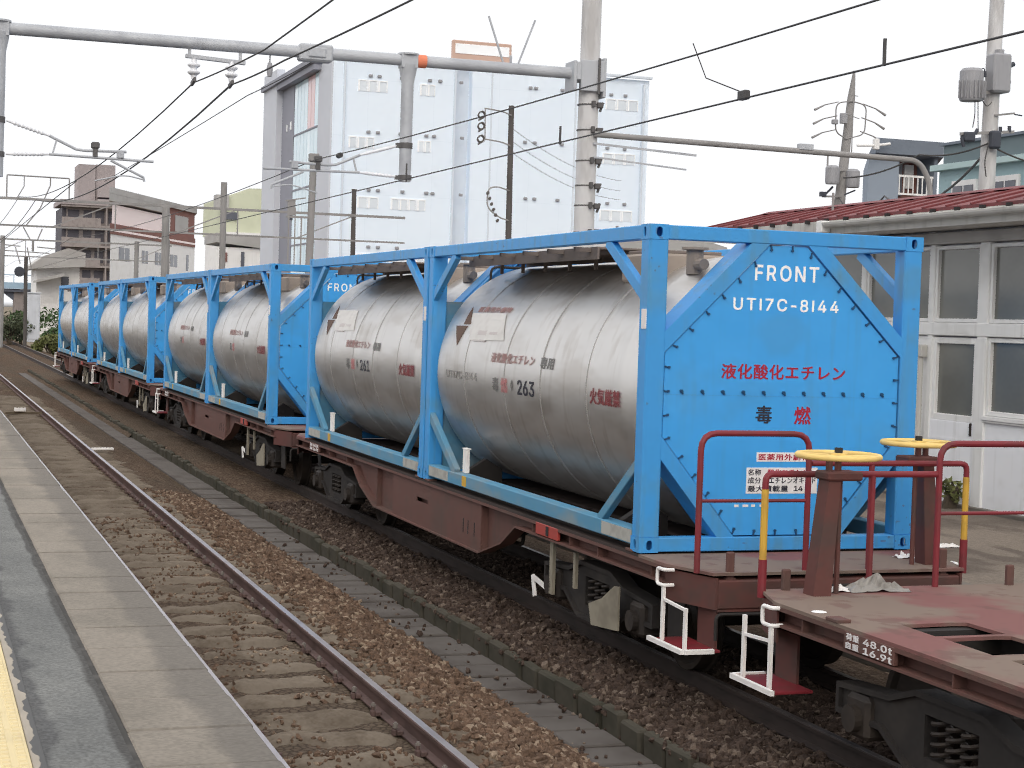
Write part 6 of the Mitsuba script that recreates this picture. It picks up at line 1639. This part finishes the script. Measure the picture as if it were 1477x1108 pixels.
put("insulator", B().cyl((9.6, 65.9, 7.0), (9.6, 65.9, 7.55), 0.09, 10).cyl((10.5, 65.9, 6.9), (10.5, 65.9, 7.2), 0.07, 10), "switch_dark", t)
t = lattice_portal(110.0, 6.05, 7.18, -9.0, 10.4, [(8.0, 7.4, 0.16), (10.05, 7.6, 0.22), (-0.9, 7.4, 0.16)], "farther lattice portal before the apartment block", 2.4)
t = thing("far_mast", "thin grey overhead mast at the left edge of the far track", "mast")
put("mast", B().tube([(0.1, 130, -0.5), (0.05, 130, 8.0)], 0.13, 10), "pole_grey", t)
put("arm", B().bar((0.05, 130, 7.0), (3.6, 130, 6.9), 0.08, 0.08).bar((1.4, 130, 6.0), (1.0, 130, 7.3), 0.08, 0.08).bar((2.4, 130, 5.0), (1.9, 130, 7.3), 0.08, 0.08), "pole_grey", t)

# signal, cabinet, footbridge, shrubs
t = thing("signal_post", "dark railway signal post with a round head left of the train", "signal")
put("post", B().cyl((0.98, 115, -0.4), (0.94, 115, 6.2), 0.13, 12), "pole_dark", t)
put("head", B().lathe([(0.01, -0.12), (0.32, -0.12), (0.36, 0), (0.32, 0.12), (0.01, 0.12)], (0.50, 114.8, 5.1), (0, -1, 0), 20).box(0.5, 0.9, 114.85, 114.95, 5.05, 5.15), "switch_dark", t, smooth=30)
t = thing("trackside_cabinet", "tall white equipment cabinet beside the shrubs left of the train", "cabinet")
put("body", B().box(1.3, 2.15, 117.6, 118.5, 0.1, 3.6, 0.03), "cabinet_white", t)
put("roof", B().box(1.24, 2.21, 117.5, 118.6, 3.601, 3.70, 0.02), "cabinet_white", t)
put("door", B().box(1.36, 2.09, 117.55, 117.598, 0.3, 3.5, 0.01), "cabinet_white", t)
t = thing("footbridge", "pale blue footbridge over the railway at the far left", "bridge")
put("deck", B().box(-14, 5.3, 170, 172.5, 4.05, 4.35), "bridge_shade", t)
put("parapet", B().box(-14, 5.3, 169.8, 169.99, 4.36, 5.0), "bridge_blue", t)
for k in range(14):
    put("rail_post", B().box(-8 + k, -7.92 + k, 169.8, 169.9, 5.0, 5.8), "bridge_blue", t)
put("hand_rail", B().box(-14, 5.3, 169.8, 169.9, 5.72, 5.8), "bridge_blue", t)
put("pier", B().box(3.1, 4.1, 170.4, 172, -0.5, 4.05), "apt_grey", t)
put("stair", B().prism([(2.0, 4.05), (3.1, 4.05), (3.1, 3.2)], "y", 170.5, 171.8), "bridge_shade", t)


def shrub(name, label, cx, cy, w, h, n, leaf, seed, leaf_size=0.16, z0=0.0):
    r = np.random.default_rng(seed)
    t = thing(name, label, "shrub", "shrubs beside the far track")
    b = B()
    tips = []
    for k in range(7):
        a = r.uniform(0, 2 * PI)
        q = np.array([cx + math.cos(a) * w * 0.33 * r.uniform(0.2, 1), cy + math.sin(a) * w * 0.33, z0 + h * r.uniform(0.55, 0.92)])
        b.tube([(cx + r.uniform(-0.2, 0.2), cy, z0 - 0.3), ((cx + q[0]) / 2 + r.uniform(-0.1, 0.1), cy, z0 + h * 0.35), tuple(q)], [0.05, 0.035, 0.012], 5)
        tips.append(q)
    put("stem", b, "bark", t)
    lobes = [(np.array([cx + r.normal(0, w * 0.26), cy + r.normal(0, w * 0.2), z0 + h * r.uniform(0.25, 0.8)]), r.uniform(0.22, 0.42) * min(w, h)) for _ in range(9)]
    c = np.array([lobes[i][0] + (lambda d: d / np.linalg.norm(d) * lobes[i][1] * r.uniform(0.35, 1.0) ** 0.5)(r.normal(size=3)) * [1, 1, 0.8] for i in r.integers(0, 9, n)])
    u = r.normal(size=(n, 3)); u /= np.linalg.norm(u, axis=1, keepdims=True)
    v2 = np.cross(u, r.normal(size=(n, 3))); v2 /= np.linalg.norm(v2, axis=1, keepdims=True)
    s = leaf_size * r.uniform(0.6, 1.4, (n, 1))
    V = np.stack([c - u * s, c + v2 * s * 0.45, c + u * s, c - v2 * s * 0.45], 1).reshape(-1, 3)
    i = np.arange(n)[:, None] * 4
    F = np.vstack([i + [0, 1, 2], i + [0, 2, 3]])
    key = put("foliage", (V, F), leaf, t)
    labels[key] = {"kind": "stuff", "label": "leaves of the shrub"}


for k, (x, y, w, h, leaf, lab) in enumerate([(0.1, 118, 2.4, 2.6, "leaf_grey", "greyish shrub at the left edge beyond the far track"), (1.2, 122, 2.6, 3.2, "leaf_green", "tall green shrub behind the signal post"),
                                             (2.6, 112, 2.2, 1.7, "leaf_green", "dark green shrub in front of the white cabinet"), (3.0, 100, 1.9, 1.6, "leaf_olive", "yellowish low shrub nearest the end of the train"),
                                             (4.4, 118, 3.0, 3.4, "leaf_green", "bushy green shrub between the cabinet and the last container"), (1.9, 104, 1.8, 1.2, "leaf_olive", "low yellow-green weed clump by the far rails"),
                                             (3.9, 96, 1.6, 1.4, "leaf_green", "green shrub close behind the last container")]):
    shrub("shrub", lab, x, y, w, h, 900, leaf, 40 + k, 0.15, -0.3)
# weeds against the shed wall
shrub("weed", "small green weed growing at the foot of the white shed", 6.30, 7.15, 0.35, 0.42, 160, "leaf_olive", 77, 0.05, 0.5)
labels["weed"]["group"] = "weeds"
